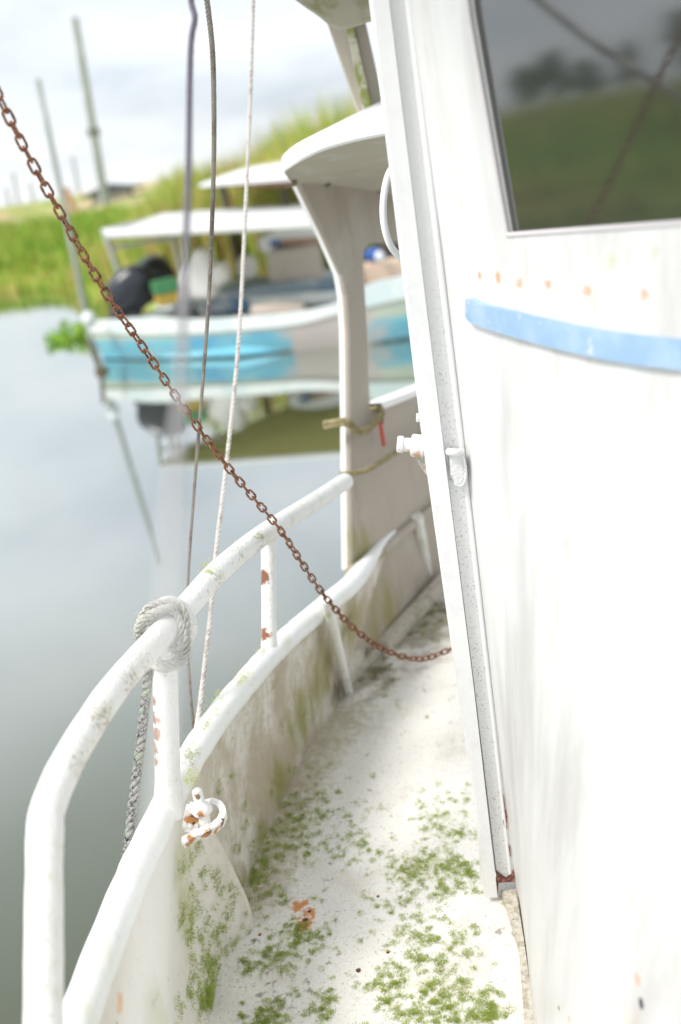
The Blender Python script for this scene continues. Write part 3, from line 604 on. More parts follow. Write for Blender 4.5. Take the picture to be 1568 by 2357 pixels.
prism(bm, pk, V((0, .012, 0)), .002)
newobj('latch_pocket', bm, M['post_in'], boat)

# shackle cleat on the bulwark
sc_r = sp((tuple(pd(440, 1936, 1.90)), .028), (tuple(pd(478, 1918, 1.905)), .026), (tuple(pd(517, 1895, 1.93)), .022), (tuple(pd(455, 1832, 1.925)), .013), (tuple(pd(462, 1872, 1.93)), .018), (tuple(pd(445, 1885, 1.95)), .034), (tuple(pd(500, 1914, 1.92)), .018))
M['cleat'] = mat('chipped_rusty_shackle', (.84, .82, .80), .5, [dict(col=(.50, .22, .07), scale=70, det=8, lo=.72, hi=.92, spots=sc_r, push=.5), dict(col=(.07, .035, .035), scale=55, lo=.86, hi=.90, spots=sc_r, push=.44)], bump=.5, bscale=120)
cl = bpy.data.objects.new('shackle', None); scene.collection.objects.link(cl); cl.parent = boat; cl.location = pd(470, 1880, 1.95) - boat.location
def flatbar(bm, pts, w, t):
    pts = catmull(pts, 6); fr = frames(pts); rows = []
    for i, p in enumerate(pts):
        tn = fr[i][0]; up_ = V((.1, -.55, .83)).normalized(); s = tn.cross(up_).normalized(); u_ = s.cross(tn)
        w2 = w * (1 + .12 * math.sin(i * 1.3)); rows.append([p + u_ * w2 + s * t, p - u_ * w2 + s * t, p - u_ * w2 - s * t, p + u_ * w2 - s * t])
    vr = loft(bm, rows, closed=True); bm.faces.new(vr[0]); bm.faces.new(vr[-1][::-1])
bm = BM(); flatbar(bm, [pd(422, 1940, 1.90), pd(448, 1924, 1.905), pd(480, 1911, 1.91), pd(503, 1896, 1.93), pd(514, 1875, 1.95), pd(507, 1856, 1.965), pd(488, 1849, 1.97), pd(470, 1856, 1.975)], .0115, .006)
newobj('bow', bm, M['cleat'], cl)
c0 = pd(475, 1905, 1.955); c1 = pd(452, 1815, 1.93); a_ = (c1 - c0).normalized(); h_ = (c1 - c0).length
bm = BM(); lathe(bm, [(0, .010), (h_ * .30, .012), (h_ * .38, .0195), (h_ * .48, .0205), (h_ * .58, .016), (h_ * .62, .012), (h_ * .66, .010), (h_ * .95, .0095), (h_, .006)], c0, a_, 16)
pin = newobj('pin', bm, M['cleat'], cl)
bm = BM(); lathe(bm, [(0, .0045), (.003, .0045)], pd(456, 1835, 1.918), EYE - pd(456, 1835, 1.93), 12); newobj('pin_hole', bm, M['bolt'], pin)
bm = BM(); box(bm, pd(445, 1882, 1.965), .035, .03, .055, Matrix.Rotation(.4, 3, 'Y'), .006); newobj('lug', bm, M['cleat'], cl)

# =================================================================== LOOSE THINGS ON THE BOAT
# olive tie rope round the wing, with a red tag
M['olive'] = mat('olive_rope', (.25, .21, .10), .9, [dict(col=(.42, .36, .2), scale=90, lo=.45, hi=.6)], bump=.5, bscale=200)
tr = thing('tie_rope', PW(830, 990), 'thin olive rope lashed round the grey side wing with a red tag hanging from it', 'rope')
bm = BM()
rope(bm, catmull([PW(786, 972) - wn * .06, PW(782, 968) + wn * .02, PW(800, 985) + wn * .025, PW(820, 990) + wn * .03, PW(845, 968) + wn * .03, PW(862, 940) + wn * .025, PW(868, 945) - wn * .06], 8), .0085)
rope(bm, catmull([PW(786, 982) - wn * .06, PW(782, 978) + wn * .02, PW(802, 995) + wn * .025, PW(822, 997) + wn * .03, PW(848, 975) + wn * .03, PW(866, 950) + wn * .025, PW(872, 950) - wn * .06], 8), .0065)
rope(bm, catmull([PW(770, 1092) + wn * .02, PW(800, 1085) + wn * .06, PW(860, 1055) + wn * .05, PW(925, 1015) + wn * .04, PW(1000, 965) + wn * .04], 8), .0085)
newobj('strand', bm, M['olive'], tr)
bm = BM(); box(bm, PW(857, 1000) + wn * .035, .012, .012, .085, None, .003); newobj('tag', bm, mat('red_tag', (.62, .09, .07), .6), tr)
bm = BM(); tube(bm, [PW(862, 950) + wn * .03, PW(858, 975) + wn * .035], .004, 8); newobj('tag_cord', bm, M['bolt'], tr)

# chain
M['chain'] = mat('rusty_chain', (.27, .11, .055), .85, [dict(col=(.50, .25, .14), scale=220, lo=.45, hi=.62), dict(col=(.10, .05, .04), scale=90, lo=.55, hi=.65), dict(col=(.5, .3, .22), scale=350, lo=.62, hi=.7, amt=.6)], bump=.7, bscale=400)
cpx = [(-30, 165, 1.68), (0, 228, 1.70), (62, 352, 1.74), (130, 475, 1.78), (240, 668, 1.86), (330, 800, 1.93), (430, 948, 2.02), (530, 1082, 2.11), (640, 1213, 2.22), (690, 1288, 2.30), (740, 1362, 2.38), (790, 1422, 2.46), (840, 1467, 2.54), (900, 1502, 2.62), (970, 1517, 2.70), (1045, 1490, 2.76), (1095, 1455, 2.8)]
cp = catmull([pd(*a) for a in cpx], 12)
PITCH_L = .0215; links = resample(cp, PITCH_L)
ch = thing('chain', pd(530, 1082, 2.11), 'rusty brown chain slung from the upper left down across the rail to the cabin', 'chain')
def link_mesh():
    bm = BM(); r_, hw, hl = .0023, .0066, .0107 - .0066 + .0026
    path = []
    for k in range(24):
        a = 2 * math.pi * k / 24; path.append(V((math.cos(a) * hw, 0, math.sin(a) * hw + (hl if math.sin(a) >= 0 else -hl))))
    fr_ = []; rings = []
    for k in range(24):
        t = (path[(k + 1) % 24] - path[k - 1]).normalized(); nn = V((0, 1, 0)); s = t.cross(nn)
        rings.append([bm.verts.new(path[k] + (s * math.cos(2 * math.pi * j / 8) + nn * math.sin(2 * math.pi * j / 8)) * r_ * (1 + .1 * rnd.uniform(-1, 1))) for j in range(8)])
    for k in range(24):
        for j in range(8): bm.faces.new((rings[k][j], rings[k][(j + 1) % 8], rings[(k + 1) % 24][(j + 1) % 8], rings[(k + 1) % 24][j]))
    me = bpy.data.meshes.new('link'); bmesh.ops.recalc_face_normals(bm, faces=bm.faces); bm.to_mesh(me); bm.free()
    for p in me.polygons: p.use_smooth = True
    me.materials.append(M['chain']); return me
lm = link_mesh(); extra = BM(); tw = R(35)
for i in range(len(links) - 1):
    a, b = links[i], links[i + 1]; mid = (a + b) / 2; t = (b - a).normalized()
    q = t.to_track_quat('Z', 'Y').to_matrix() @ Matrix.Rotation(tw + (math.pi / 2 if i % 2 else 0) + rnd.uniform(-.25, .25) + .25 * math.sin(i * .21), 3, 'Z')
    mt = Matrix.Translation(mid) @ q.to_4x4()
    if i < 100:
        o = bpy.data.objects.new('link', lm); scene.collection.objects.link(o); o.parent = ch; o.matrix_local = Matrix.Translation(-ch.location) @ mt
    else:
        b2 = BM(); b2.from_mesh(lm); b2.transform(mt); tmp = bpy.data.meshes.new('tmp'); b2.to_mesh(tmp); b2.free(); extra.from_mesh(tmp); bpy.data.meshes.remove(tmp)
if len(links) > 101:
    tag(newobj('chain_links', extra, M['chain'], ch), kind='stuff')
else: extra.free()

# wire stay
M['wire'] = mat('tarnished_wire_rope', (.30, .27, .23), .5, [dict(col=(.17, .14, .12), scale=12, lo=.45, hi=.6), dict(col=(.45, .40, .33), scale=200, lo=.55, hi=.65, amt=.7)], metallic=.3)
wp = catmull([pd(x, y, d) for x, y, d in ((452, -130, 2.0), (468, -50, 2.02), (479, 20, 2.04), (490, 130, 2.06), (493, 300, 2.09), (490, 460, 2.12), (480, 700, 2.16), (463, 930, 2.20), (447, 1130, 2.24), (433, 1330, 2.27), (430, 1450, 2.28), (436, 1560, 2.27), (447, 1690, 2.26), (452, 1760, 2.25))], 10)
bm = BM(); rope(bm, wp, lambda t: .0058 - .0022 * min(1, t * 1.35), 4, 6.5, 6, .003); o = newobj('wire_stay', bm, M['wire'])
tag(o, 'dark twisted steel wire stay rising from outside the gunwale, thinnest near its foot', 'wire')
M['whiter'] = mat('off_white_rope', (.70, .66, .62), .8, [dict(col=(.5, .44, .40), scale=40, lo=.5, hi=.65)], bump=.3, bscale=300)
wp = catmull([pd(x, y, d) for x, y, d in ((586, -130, 3.0), (583, 0, 2.95), (576, 240, 2.82), (568, 430, 2.72), (550, 780, 2.55), (523, 1055, 2.44), (500, 1250, 2.36), (484, 1420, 2.31), (463, 1600, 2.27), (450, 1690, 2.25), (440, 1760, 2.24))], 10)
bm = BM(); rope(bm, wp, .0053, 3, 7, 6, .005); o = newobj('white_rope', bm, M['whiter'])
tag(o, 'straight off-white rope rising from the gunwale to the right of the dark wire stay', 'rope')
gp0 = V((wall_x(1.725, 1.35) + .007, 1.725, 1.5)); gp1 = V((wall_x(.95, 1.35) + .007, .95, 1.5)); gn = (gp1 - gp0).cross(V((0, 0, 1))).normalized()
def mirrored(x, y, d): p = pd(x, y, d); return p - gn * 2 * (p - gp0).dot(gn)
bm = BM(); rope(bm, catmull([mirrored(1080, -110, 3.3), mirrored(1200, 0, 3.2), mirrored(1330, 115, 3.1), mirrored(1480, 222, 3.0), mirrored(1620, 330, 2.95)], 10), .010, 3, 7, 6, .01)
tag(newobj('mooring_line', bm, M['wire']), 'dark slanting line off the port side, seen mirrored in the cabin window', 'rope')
# frayed mauve cord that runs down close in front of the camera's left side
M['cord'] = mat('mauve_and_bleached_cord', (.80, .80, .78), .9, [dict(col=(.20, .18, .23), scale=3, lo=-.2, hi=0, zr=(1.30, 1.55)), dict(col=(.30, .28, .32), scale=300, lo=.5, hi=.6, zr=(1.3, 1.6), amt=.4)], bump=.5, bscale=300)
wp = catmull([pd(x, y, d) for x, y, d in ((440, -120, 1.62), (440, -30, 1.60), (441, 8, 1.6), (449, 42, 1.57), (441, 90, 1.53), (437, 180, 1.44), (434, 400, 1.18), (428, 560, 1.0), (419, 800, .76), (408, 1000, .58), (396, 1250, .48), (382, 1600, .42), (366, 1900, .39), (350, 2150, .37), (335, 2500, .35))], 10)
bm = BM(); rope(bm, wp, lambda t: .0048 - .0016 * min(1, t * 1.6), 3, 6, 6, .004)
o = newobj('frayed_cord', bm, M['cord']); tag(o, 'frayed cord, mauve at its top and bleached pale below, hanging left of the wire stay', 'cord')

# mooring rope: wraps round the rail joint and a hanging tail
M['rope'] = mat('weathered_white_rope', (.74, .73, .67), .9, [dict(col=(.50, .50, .42), scale=120, lo=.5, hi=.65, amt=.8), dict(col=(.58, .60, .32), scale=22, lo=.58, hi=.7, amt=.6)], bump=.9, bscale=350)
M['tail'] = mat('blackened_lichen_rope', (.52, .51, .48), .9, [dict(col=(.05, .05, .06), scale=150, lo=.5, hi=.6, det=8, amt=.95), dict(col=(.50, .64, .42), scale=30, lo=.56, hi=.64, amt=.85), dict(col=(.52, .64, .44), scale=60, lo=.75, hi=.95, amt=.8, spots=sp((tuple(pd(337, 1580, 1.93)), .06), (tuple(pd(322, 1740, 1.97)), .03)), push=.4), dict(col=(.62, .60, .58), scale=250, lo=.6, hi=.66, amt=.7)], bump=1.0, bscale=350)
mr = thing('mooring_rope', s2t, 'weathered white rope knotted round the rail joint, with a lichen-spotted black flecked tail hanging outboard', 'rope')
node = pd(388, 1440, 1.86); axr = (pd(440, 1385, 1.93) - pd(345, 1490, 1.78)).normalized(); axs = (s2b - s2t).normalized()
bm = BM()
def coil(c, ax, r0_, r1_, turns, adv, rr, ph=0, ell=1.0, tilt=None):
    ax = ax.normalized(); a = ax.orthogonal().normalized(); b = ax.cross(a); pts = []
    n_ = int(turns * 22)
    for i in range(n_ + 1):
        t = i / n_; an = ph + t * turns * 2 * math.pi; r_ = lerp(r0_, r1_, t) * (1 + .06 * math.sin(an * 1.7 + ph))
        pts.append(c + ax * ((t - .5) * adv) + (a * math.cos(an) * ell + b * math.sin(an)) * r_)
    rope(bm, catmull(pts, 2), rr, 3, 7, 6, rr * .55)
jn = pd(385, 1455, 1.86)
kl = [(316, 1458), (318, 1436), (332, 1412), (356, 1393), (390, 1384), (416, 1396), (429, 1425), (433, 1462), (429, 1500), (412, 1527), (384, 1538), (356, 1530), (338, 1512)]
for q_, (ins, jit) in enumerate(((0, 0), (.10, 1.5), (.20, 2.5), (.05, 4), (.30, 5))):
    pts = []
    for i, (x, y) in enumerate(kl):
        if ins > .15 and i > 8 and q_ != 3: continue
        x2 = lerp(x, 378, ins) + 3 * math.sin(i * 1.7 + jit); y2 = lerp(y, 1460, ins) + 3 * math.cos(i * 1.3 + jit * 2)
        pts.append(pd(x2, y2, 1.845 - .012 * math.sin(i / 12 * math.pi) + .006 * (q_ % 2) - .018 * ins + (.03 if i in (0, 12) else 0)))
    pts = [pd(330, 1480, 1.89)] + pts + [pd(360, 1500, 1.93)]
    rope(bm, catmull(pts, 8), .0062, 3, 6.5, 7, .0025)
for q_, off in enumerate((0, 14, 27)):      # turns lying across the joint, one round the post below
    rope(bm, catmull([pd(330 + off, 1480 + off * .3, 1.88), pd(318 + off, 1448 - off * .4, 1.84), pd(336 + off, 1418 - off * .5, 1.82), pd(372 + off, 1402 - off * .2, 1.82), pd(405 + off * .5, 1400 - off * .1, 1.87), pd(420, 1420, 1.93)], 8), .006, 3, 6.5, 7, .0025)
for q_ in range(2):
    rope(bm, catmull([pd(336, 1500 + q_ * 13, 1.92), pd(342, 1514 + q_ * 13, 1.86), pd(368, 1526 + q_ * 11, 1.83), pd(400, 1524 + q_ * 11, 1.835), pd(424, 1506 + q_ * 10, 1.86), pd(430, 1490 + q_ * 8, 1.92)], 8), .006, 3, 6.5, 7, .0025)
for k in range(500):
    x, y = rnd.choice(kl); p = pd(x + rnd.gauss(0, 8), y + rnd.gauss(0, 8), 1.84); d_ = V((rnd.gauss(0, 1), rnd.gauss(0, .4), rnd.gauss(0, .8))).normalized() * rnd.uniform(.003, .007); s = d_.orthogonal().normalized() * .0004
    bm.faces.new([bm.verts.new(q) for q in (p - s, p + s, p + d_)])
newobj('knot', bm, M['rope'], mr)
M['sleeve'] = mat('matted_white_wrap', (.80, .81, .80), .85, [dict(col=(.66, .66, .60), scale=40, lo=.45, hi=.65, amt=.7)], bump=.8, bscale=90)
bm = BM(); pth = catmull([pd(372, 1412, 1.85), pd(390, 1420, 1.87), pd(404, 1445, 1.885), pd(402, 1480, 1.89), pd(393, 1515, 1.90)], 8)
tube(bm, pth, lambda t: .022 + .014 * math.sin(math.pi * min(1, .18 + t * .75)), 24, wob=.25); newobj('wrap', bm, M['sleeve'], mr)
tpx = [(352, 1500, 1.88), (341, 1530, 1.90), (337, 1590, 1.93), (331, 1650, 1.95), (323, 1720, 1.97), (314, 1790, 1.98), (305, 1860, 1.99), (297, 1940, 2.0), (290, 2010, 2.01), (284, 2090, 2.02)]
wp = catmull([pd(*a) for a in tpx], 10); bm = BM()
rope(bm, wp, .0092, 3, 5.2, 7, .004)
for k in range(900):    # loose fibres
    p = rnd.choice(wp) + V((rnd.gauss(0, 1), rnd.gauss(0, 1), rnd.gauss(0, 1))).normalized() * .009 + V((0, 0, rnd.uniform(-.01, .01)))
    d_ = V((rnd.gauss(0, 1), rnd.gauss(0, .4), rnd.gauss(0, .8))).normalized() * rnd.uniform(.003, .007); s = d_.orthogonal().normalized() * .0004
    bm.faces.new([bm.verts.new(q) for q in (p - s, p + s, p + d_)])
newobj('tail', bm, M['tail'], mr)

# moss ------------------------------------------------------------
LM = [mat('moss_bright', (.46, .53, .10), .9, [dict(col=(.32, .44, .07), scale=60, lo=.4, hi=.6)], spec=.2), mat('moss_dark', (.27, .38, .06), .9, spec=.2), mat('moss_dry', (.50, .47, .20), .9, spec=.2)]
dens = [(700, 1890, 50, 45, 400), (640, 1930, 30, 50, 260), (735, 1960, 30, 20, 50), (830, 1935, 16, 14, 55), (850, 1965, 26, 8, 26), (1030, 1870, 34, 34, 120), (1060, 1920, 26, 8, 90), (1000, 1890, 18, 12, 50),
        (1000, 1985, 55, 28, 230), (960, 2000, 30, 20, 110), (1060, 2000, 30, 14, 160), (940, 2020, 14, 16, 60), (1050, 2045, 34, 10, 110), (935, 2075, 12, 10, 40), (860, 2000, 40, 40, 24), (800, 1900, 90, 70, 50),
        (590, 2000, 18, 28, 260), (600, 2040, 14, 16, 60), (650, 2070, 8, 8, 25), (680, 2140, 30, 14, 110), (700, 2170, 34, 14, 150), (640, 2195, 28, 9, 100), (590, 2225, 18, 12, 90), (650, 2230, 12, 10, 40),
        (740, 2330, 14, 12, 60), (745, 2300, 14, 12, 60), (870, 2270, 20, 14, 80), (895, 2310, 16, 12, 60), (920, 2250, 14, 20, 80), (1010, 2270, 34, 34, 210), (1050, 2320, 62, 24, 210), (1090, 2290, 30, 20, 80), (1120, 2335, 22, 14, 160), (980, 2210, 34, 14, 100), (960, 2340, 30, 12, 110),
        (640, 2330, 24, 16, 120), (600, 2355, 30, 14, 120), (1040, 2170, 40, 20, 120), (950, 2150, 30, 14, 70), (800, 2060, 140, 60, 60), (880, 2120, 180, 100, 120), (740, 1810, 60, 20, 24), (820, 1830, 40, 14, 14), (905, 1990, 12, 10, 20), (1010, 2120, 80, 40, 110), (840, 2300, 160, 60, 120),
        (930, 1440, 60, 40, 160), (860, 1560, 40, 40, 110), (1000, 1400, 30, 30, 80), (700, 1950, 120, 90, 70)]
densb = [(500, 2180, 34, 60, 620), (480, 2260, 26, 50, 420), (530, 2220, 20, 50, 300), (505, 2080, 20, 30, 200), (470, 2050, 16, 24, 110), (450, 2000, 16, 12, 60), (545, 2190, 14, 40, 180), (440, 2130, 16, 40, 60), (485, 2330, 24, 26, 300), (450, 2330, 20, 24, 120), (520, 2330, 14, 24, 150),
         (560, 1900, 14, 14, 20), (600, 1850, 40, 60, 34), (480, 1790, 22, 50, 36), (640, 1640, 40, 40, 20), (440, 1900, 16, 14, 40), (570, 1980, 12, 30, 80), (600, 1950, 20, 30, 70), (430, 1800, 10, 10, 16), (380, 2300, 60, 60, 30), (660, 1850, 30, 40, 70)]
bm = BM()
def tuft(p, n_, s, mi, up=V((0, 0, 1))):
    for k in range(n_):
        a = rnd.uniform(0, 6.283); rr = s * math.sqrt(rnd.random()) * .8; t1 = up.orthogonal().normalized(); t2 = up.cross(t1)
        side = t1 * math.cos(a) + t2 * math.sin(a); b_ = p + side * rr
        h = s * rnd.uniform(.4, 1.0); tip = b_ + up * h * .75 + side * h * rnd.uniform(.2, 1.0); w = up.cross(side).normalized() * s * .07
        f = bm.faces.new([bm.verts.new(q) for q in (b_ - w, b_ + w, tip)]); f.material_index = mi
for (x, y, sx, sy, n_) in dens:
    k = 0
    centres = [(rnd.gauss(x, sx), rnd.gauss(y, sy)) for _ in range(max(4, n_ // 4))]
    while k < n_ * 2.2:
        c = rnd.choice(centres); px, py = rnd.gauss(c[0], 5.2 * (.35 + rnd.random())), rnd.gauss(c[1], 4.0 * (.35 + rnd.random())); k += 1
        if py < 1250: continue
        p = pz(px, py, 0.0)
        if p.x < max(Jx(p.y) + .004, lerp(skin[-1][0].x, skin[-1][-1].x, max(0, min(1, (p.y - 1.5) / .26))) if p.y < 1.78 else -9) or p.x > wall_x(min(p.y, 1.7), 0) - .004 and p.y < 1.73: continue
        tuft(p, rnd.randint(9, 14), rnd.uniform(.0028, .0066), rnd.choice((0, 0, 0, 1, 1, 2)))
samp = [(g, Jof(g)) for g in catmull(Gs, 2)]
def bul2(x, y):
    r_ = ray(x, y).normalized(); best = None
    for g, j in samp[::2]:
        for k in range(0, 21):
            p = j.lerp(g, k / 20); d_ = p - EYE; e_ = (d_ - r_ * d_.dot(r_)).length
            if best is None or e_ < best[0]: best = (e_, p, k)
    return best
for (x, y, sx, sy, n_) in densb:
    centres = []
    for _ in range(max(3, n_ // 10)):
        b_ = bul2(rnd.gauss(x, sx), rnd.gauss(y, sy))
        if b_[0] < .02 and b_[2] < 17: centres.append(b_[1])
    if not centres: continue
    for k in range(int(n_ * 1.7)):
        p0_ = rnd.choice(centres); y_ = p0_.y + rnd.gauss(0, .008); zq = max(.0, p0_.z + rnd.gauss(0, .008))
        if p0_.z + 0 < .012 and rnd.random() < .8: continue
        g = min(samp, key=lambda s: abs(s[0].y - y_ + .05 * (zq / .45) * 0)); t = zq / g[0].z; p = g[1].lerp(g[0], min(t, 1)); p = V((p.x - .012 * math.sin(min(t, 1) * math.pi), y_ if False else p.y + rnd.gauss(0, .006), p.z))
        tuft(p, rnd.randint(8, 12), rnd.uniform(.0035, .0075), rnd.choice((0, 0, 1, 1, 2)), V((.85, -.1, .5)).normalized())
cs = [(rnd.uniform(.15, .98), min(.999, rnd.random() ** .75), rnd.uniform(.4, 1)) for _ in range(150)]
for k in range(2600):
    u_, t_, q_ = rnd.choice(cs); u_ = min(.999, max(0, rnd.gauss(u_, .022))); t_ = min(.999, max(0, rnd.gauss(t_, .016)))
    if rnd.random() > q_ or t_ < .25 + .3 * abs(u_ - .6): continue
    i_ = t_ * (len(skin) - 1); i0 = int(i_); f_ = i_ - i0; j_ = u_ * 12; j0 = int(j_); g_ = j_ - j0
    p = skin[i0][j0].lerp(skin[i0][j0 + 1], g_).lerp(skin[i0 + 1][j0].lerp(skin[i0 + 1][j0 + 1], g_), f_)
    tuft(p, rnd.randint(8, 12), rnd.uniform(.003, .0068), rnd.choice((0, 0, 1, 1, 1, 2)), V((.7, -.6, .4)).normalized())
for c, n_, sd_ in ((pd(560, 1560, 2.33), 70, .022), (pd(500, 1615, 2.22), 50, .02), (pd(480, 1660, 2.17), 50, .02), (pd(440, 1735, 2.03), 60, .016), (pd(605, 1500, 2.4), 40, .014), (pd(483, 1312, 2.02), 50, .014), (pd(548, 1262, 2.14), 30, .012), (pd(440, 1790, 1.93), 60, .014)):
    for k in range(n_):
        tuft(c + V((rnd.gauss(0, sd_ * .5), rnd.gauss(0, sd_), rnd.gauss(0, .006))), 8, rnd.uniform(.004, .008), rnd.choice((0, 2, 2)), V((-.3, -.5, .8)).normalized())
me = bpy.data.meshes.new('moss'); bm.to_mesh(me); bm.free()
for m_ in LM: me.materials.append(m_)
o = bpy.data.objects.new('moss', me); scene.collection.objects.link(o); tag(o, 'green moss tufts scattered over the side deck and bulwark', 'moss', kind='stuff')

# =================================================================== MOORED BOATS
M['wood_w'] = mat('pale_gunwale_paint', (.74, .78, .76), .5, [dict(col=(.60, .70, .70), scale=2, lo=.45, hi=.6)], bump=.1)
M['bhull'] = mat('patched_blue_hull', (.16, .45, .56), .55, [
    dict(col=(.09, .36, .58), scale=.9, lo=.5, hi=.65), dict(col=(.26, .56, .62), scale=1.6, lo=.5, hi=.7, amt=.8, stretch=(1, 1, 4)),
    dict(col=(.56, .58, .42), scale=2.2, lo=.15, hi=.3, zr=(WATER + .30, WATER + .38), amt=.8, stretch=(1, 1, 3)),
    dict(col=(.07, .14, .15), scale=4, lo=.1, hi=.2, zr=(WATER + .05, WATER + .02)),
    dict(col=(.50, .46, .42), scale=3, lo=.5, hi=.9, spots=sp((tuple(pz(745, 770, WATER + .25)), 1.05)), push=1.0)], bump=.1)
M['inner'] = mat('boat_inside', (.32, .36, .36), .7, [dict(col=(.55, .40, .30), scale=2, lo=.5, hi=.65)])
wlp = [(242, 826), (350, 828), (450, 825), (570, 818), (690, 808), (790, 798), (870, 790), (950, 779), (1080, 760), (1250, 735)]
gbp = [(208, 763), (330, 768), (445, 766), (560, 758), (682, 746), (775, 723), (840, 707), (940, 684), (1080, 645), (1250, 598)]
gtp = [(206, 741), (330, 733), (440, 738), (552, 732), (670, 722), (775, 697), (838, 658), (931, 634), (1075, 590), (1245, 540)]
mb = thing('motor_boat', pz(500, 822, WATER), 'long blue and white open boat with two dark outboards and a white flat canopy', 'boat')
near_w = [pz(x, y, WATER) for x, y in wlp]
perp = V((.56, .83, 0)).normalized()
near_g, near_t = [], []
for i, w in enumerate(near_w):
    base = w - perp * .10; nn = perp
    near_g.append(pp(*gbp[i], base, nn)); near_t.append(pp(*gtp[i], base, nn))
nw = catmull(near_w, 5); ng = catmull(near_g, 5); ng2 = catmull(near_t, 5); n_ = len(nw)
beam = lambda t: 1.75 * (1 - max(0, (t - .55) / .45) ** 2.2) + .02
bm = BM(); rows = []
for i in range(n_):
    t = i / (n_ - 1); b_ = perp * beam(t)
    rows.append([nw[i] - V((0, 0, .25)) + perp * .1, nw[i].copy(), ng[i].lerp(nw[i], .5) - perp * .03, ng[i], ng[i] + b_, (nw[i] + b_), nw[i] + b_ - V((0, 0, .25)) - perp * .05][:7])
vr = loft(bm, [r[:4] for r in rows]); 
loft(bm, [[r[4], r[5], r[6]] for r in rows]); st0 = rows[0]; bm.faces.new([bm.verts.new(p) for p in (st0[0], st0[1], st0[3], st0[4], st0[5], st0[6])])
newobj('hull', bm, M['bhull'], mb)
bm = BM(); rows2 = []
for i in range(n_):
    t = i / (n_ - 1); b_ = perp * (beam(t) + .04); a, c = ng[i] - perp * .03, ng2[i] - perp * .03
    rows2.append([a, c, c + perp * .14, a + perp * .14])
loft(bm, rows2, closed=True)
rows2 = []
for i in range(n_):
    t = i / (n_ - 1); b_ = perp * beam(t); a, c = ng[i] + b_, ng2[i] + b_; rows2.append([a, c, c - perp * .12, a - perp * .12])
loft(bm, rows2, closed=True); newobj('gunwale', bm, M['wood_w'], mb)
bm = BM(); loft(bm, [[ng[i] + perp * .1 - V((0, 0, .05)), ng[i] + perp * beam(i / (n_ - 1)) - V((0, 0, .05))] for i in range(n_)]); newobj('floor', bm, M['inner'], mb)
# blue sponson along the after part of the side
bm = BM(); sw = [(250, 822), (400, 823), (560, 818), (662, 806), (690, 782)]; rws = []
for (x, y), hgt in zip(sw, (.10, .11, .11, .10, .02)):
    p = pz(x, y, WATER) - perp * .02; rws.append([p + V((0, 0, -.03)), p - perp * .14 + V((0, 0, .02)), p - perp * .12 + V((0, 0, hgt)), p + V((0, 0, hgt + .10))])
loft(bm, rws, closed=True); newobj('sponson', bm, mat('bright_blue_sponson', (.12, .44, .58), .5, [dict(col=(.28, .58, .66), scale=2, lo=.45, hi=.6), dict(col=(.04, .07, .07), scale=4, lo=.1, hi=.2, zr=(WATER + .05, WATER + .02))]), mb)
# canopy
M['canvas'] = mat('white_canopy', (.84, .85, .86), .6, [dict(col=(.72, .72, .70), scale=1, lo=.5, hi=.7, amt=.5)])
def translucent(m_, col, f):
    ct = m_.node_tree; cb = ct.nodes['Principled BSDF']; tl_ = ct.nodes.new('ShaderNodeBsdfTranslucent'); tl_.inputs[0].default_value = (*col, 1)
    cm = ct.nodes.new('ShaderNodeMixShader'); cm.inputs[0].default_value = f; ct.links.new(cb.outputs[0], cm.inputs[1]); ct.links.new(tl_.outputs[0], cm.inputs[2])
    ct.links.new(cm.outputs[0], [n for n in ct.nodes if n.type == 'OUTPUT_MATERIAL'][0].inputs[0]); return m_
M['canvas_thin'] = translucent(mat('thin_white_canopy_cloth', (.84, .85, .86), .6), (.85, .86, .86), .25)
M['alu'] = mat('grey_canopy_pipe', (.48, .49, .46), .5)
YC = 16.2
def pz_at(x, y, z): return pz(x, y, z)
ztop = .93
PB = lambda x, y, o: pp(x, y, near_w[0] + perp * o, perp)
cA, cB = PB(247, 541, .05), PB(735, 510, .05); cC, cD = PB(735, 466, 4.2), PB(374, 491, 1.9); cE = PB(233, 527, .25)
bm = BM(); far = [cE + V((.1, .3, 0)), cD, cC + V((.4, 0, 0))]
top = [cA, cB, cC, cD, PB(285, 523, .8), cE]
prism(bm, top, V((0, 0, -.05))); newobj('canopy', bm, M['canvas_thin'], mb, smooth=False)
bm = BM(); cen = sum(top, V()) / 6; prism(bm, [p.lerp(cen, .03) - V((0, 0, .055)) for p in top], V((0, 0, -.02))); newobj('canopy_shade_sheet', bm, translucent(mat('olive_shade_tint', (.60, .58, .24), .8), (.75, .72, .35), .6), mb, smooth=False)  # added sheet; its olive paints the shade and murky-water light under the canopy
bm = BM()
def bar(a, b, r_=.03): tube(bm, [a, b], r_, 8)
fl = cE + V((.03, 0, -.04)); bar(fl, V((fl.x + .15, fl.y + .05, -.35)), .045); bar(cE + V((.05, 0, -.03)), cD + V((0, 0, -.06)), .035); bar(cA + V((0, 0, -.03)), cB + V((0, 0, -.06)), .03)
bar(PB(250, 572, .3), PB(412, 545, .9), .032)
for px_, py_ in ():
    a = pz(px_, py_, ztop - .02) + perp * .1; bar(a, V((a.x, a.y, -.45)), .03)
a = cD + V((.1, -.1, -.05)); bar(a, V((a.x, a.y, -.4)), .03)
newobj('canopy_frame', bm, M['alu'], mb)
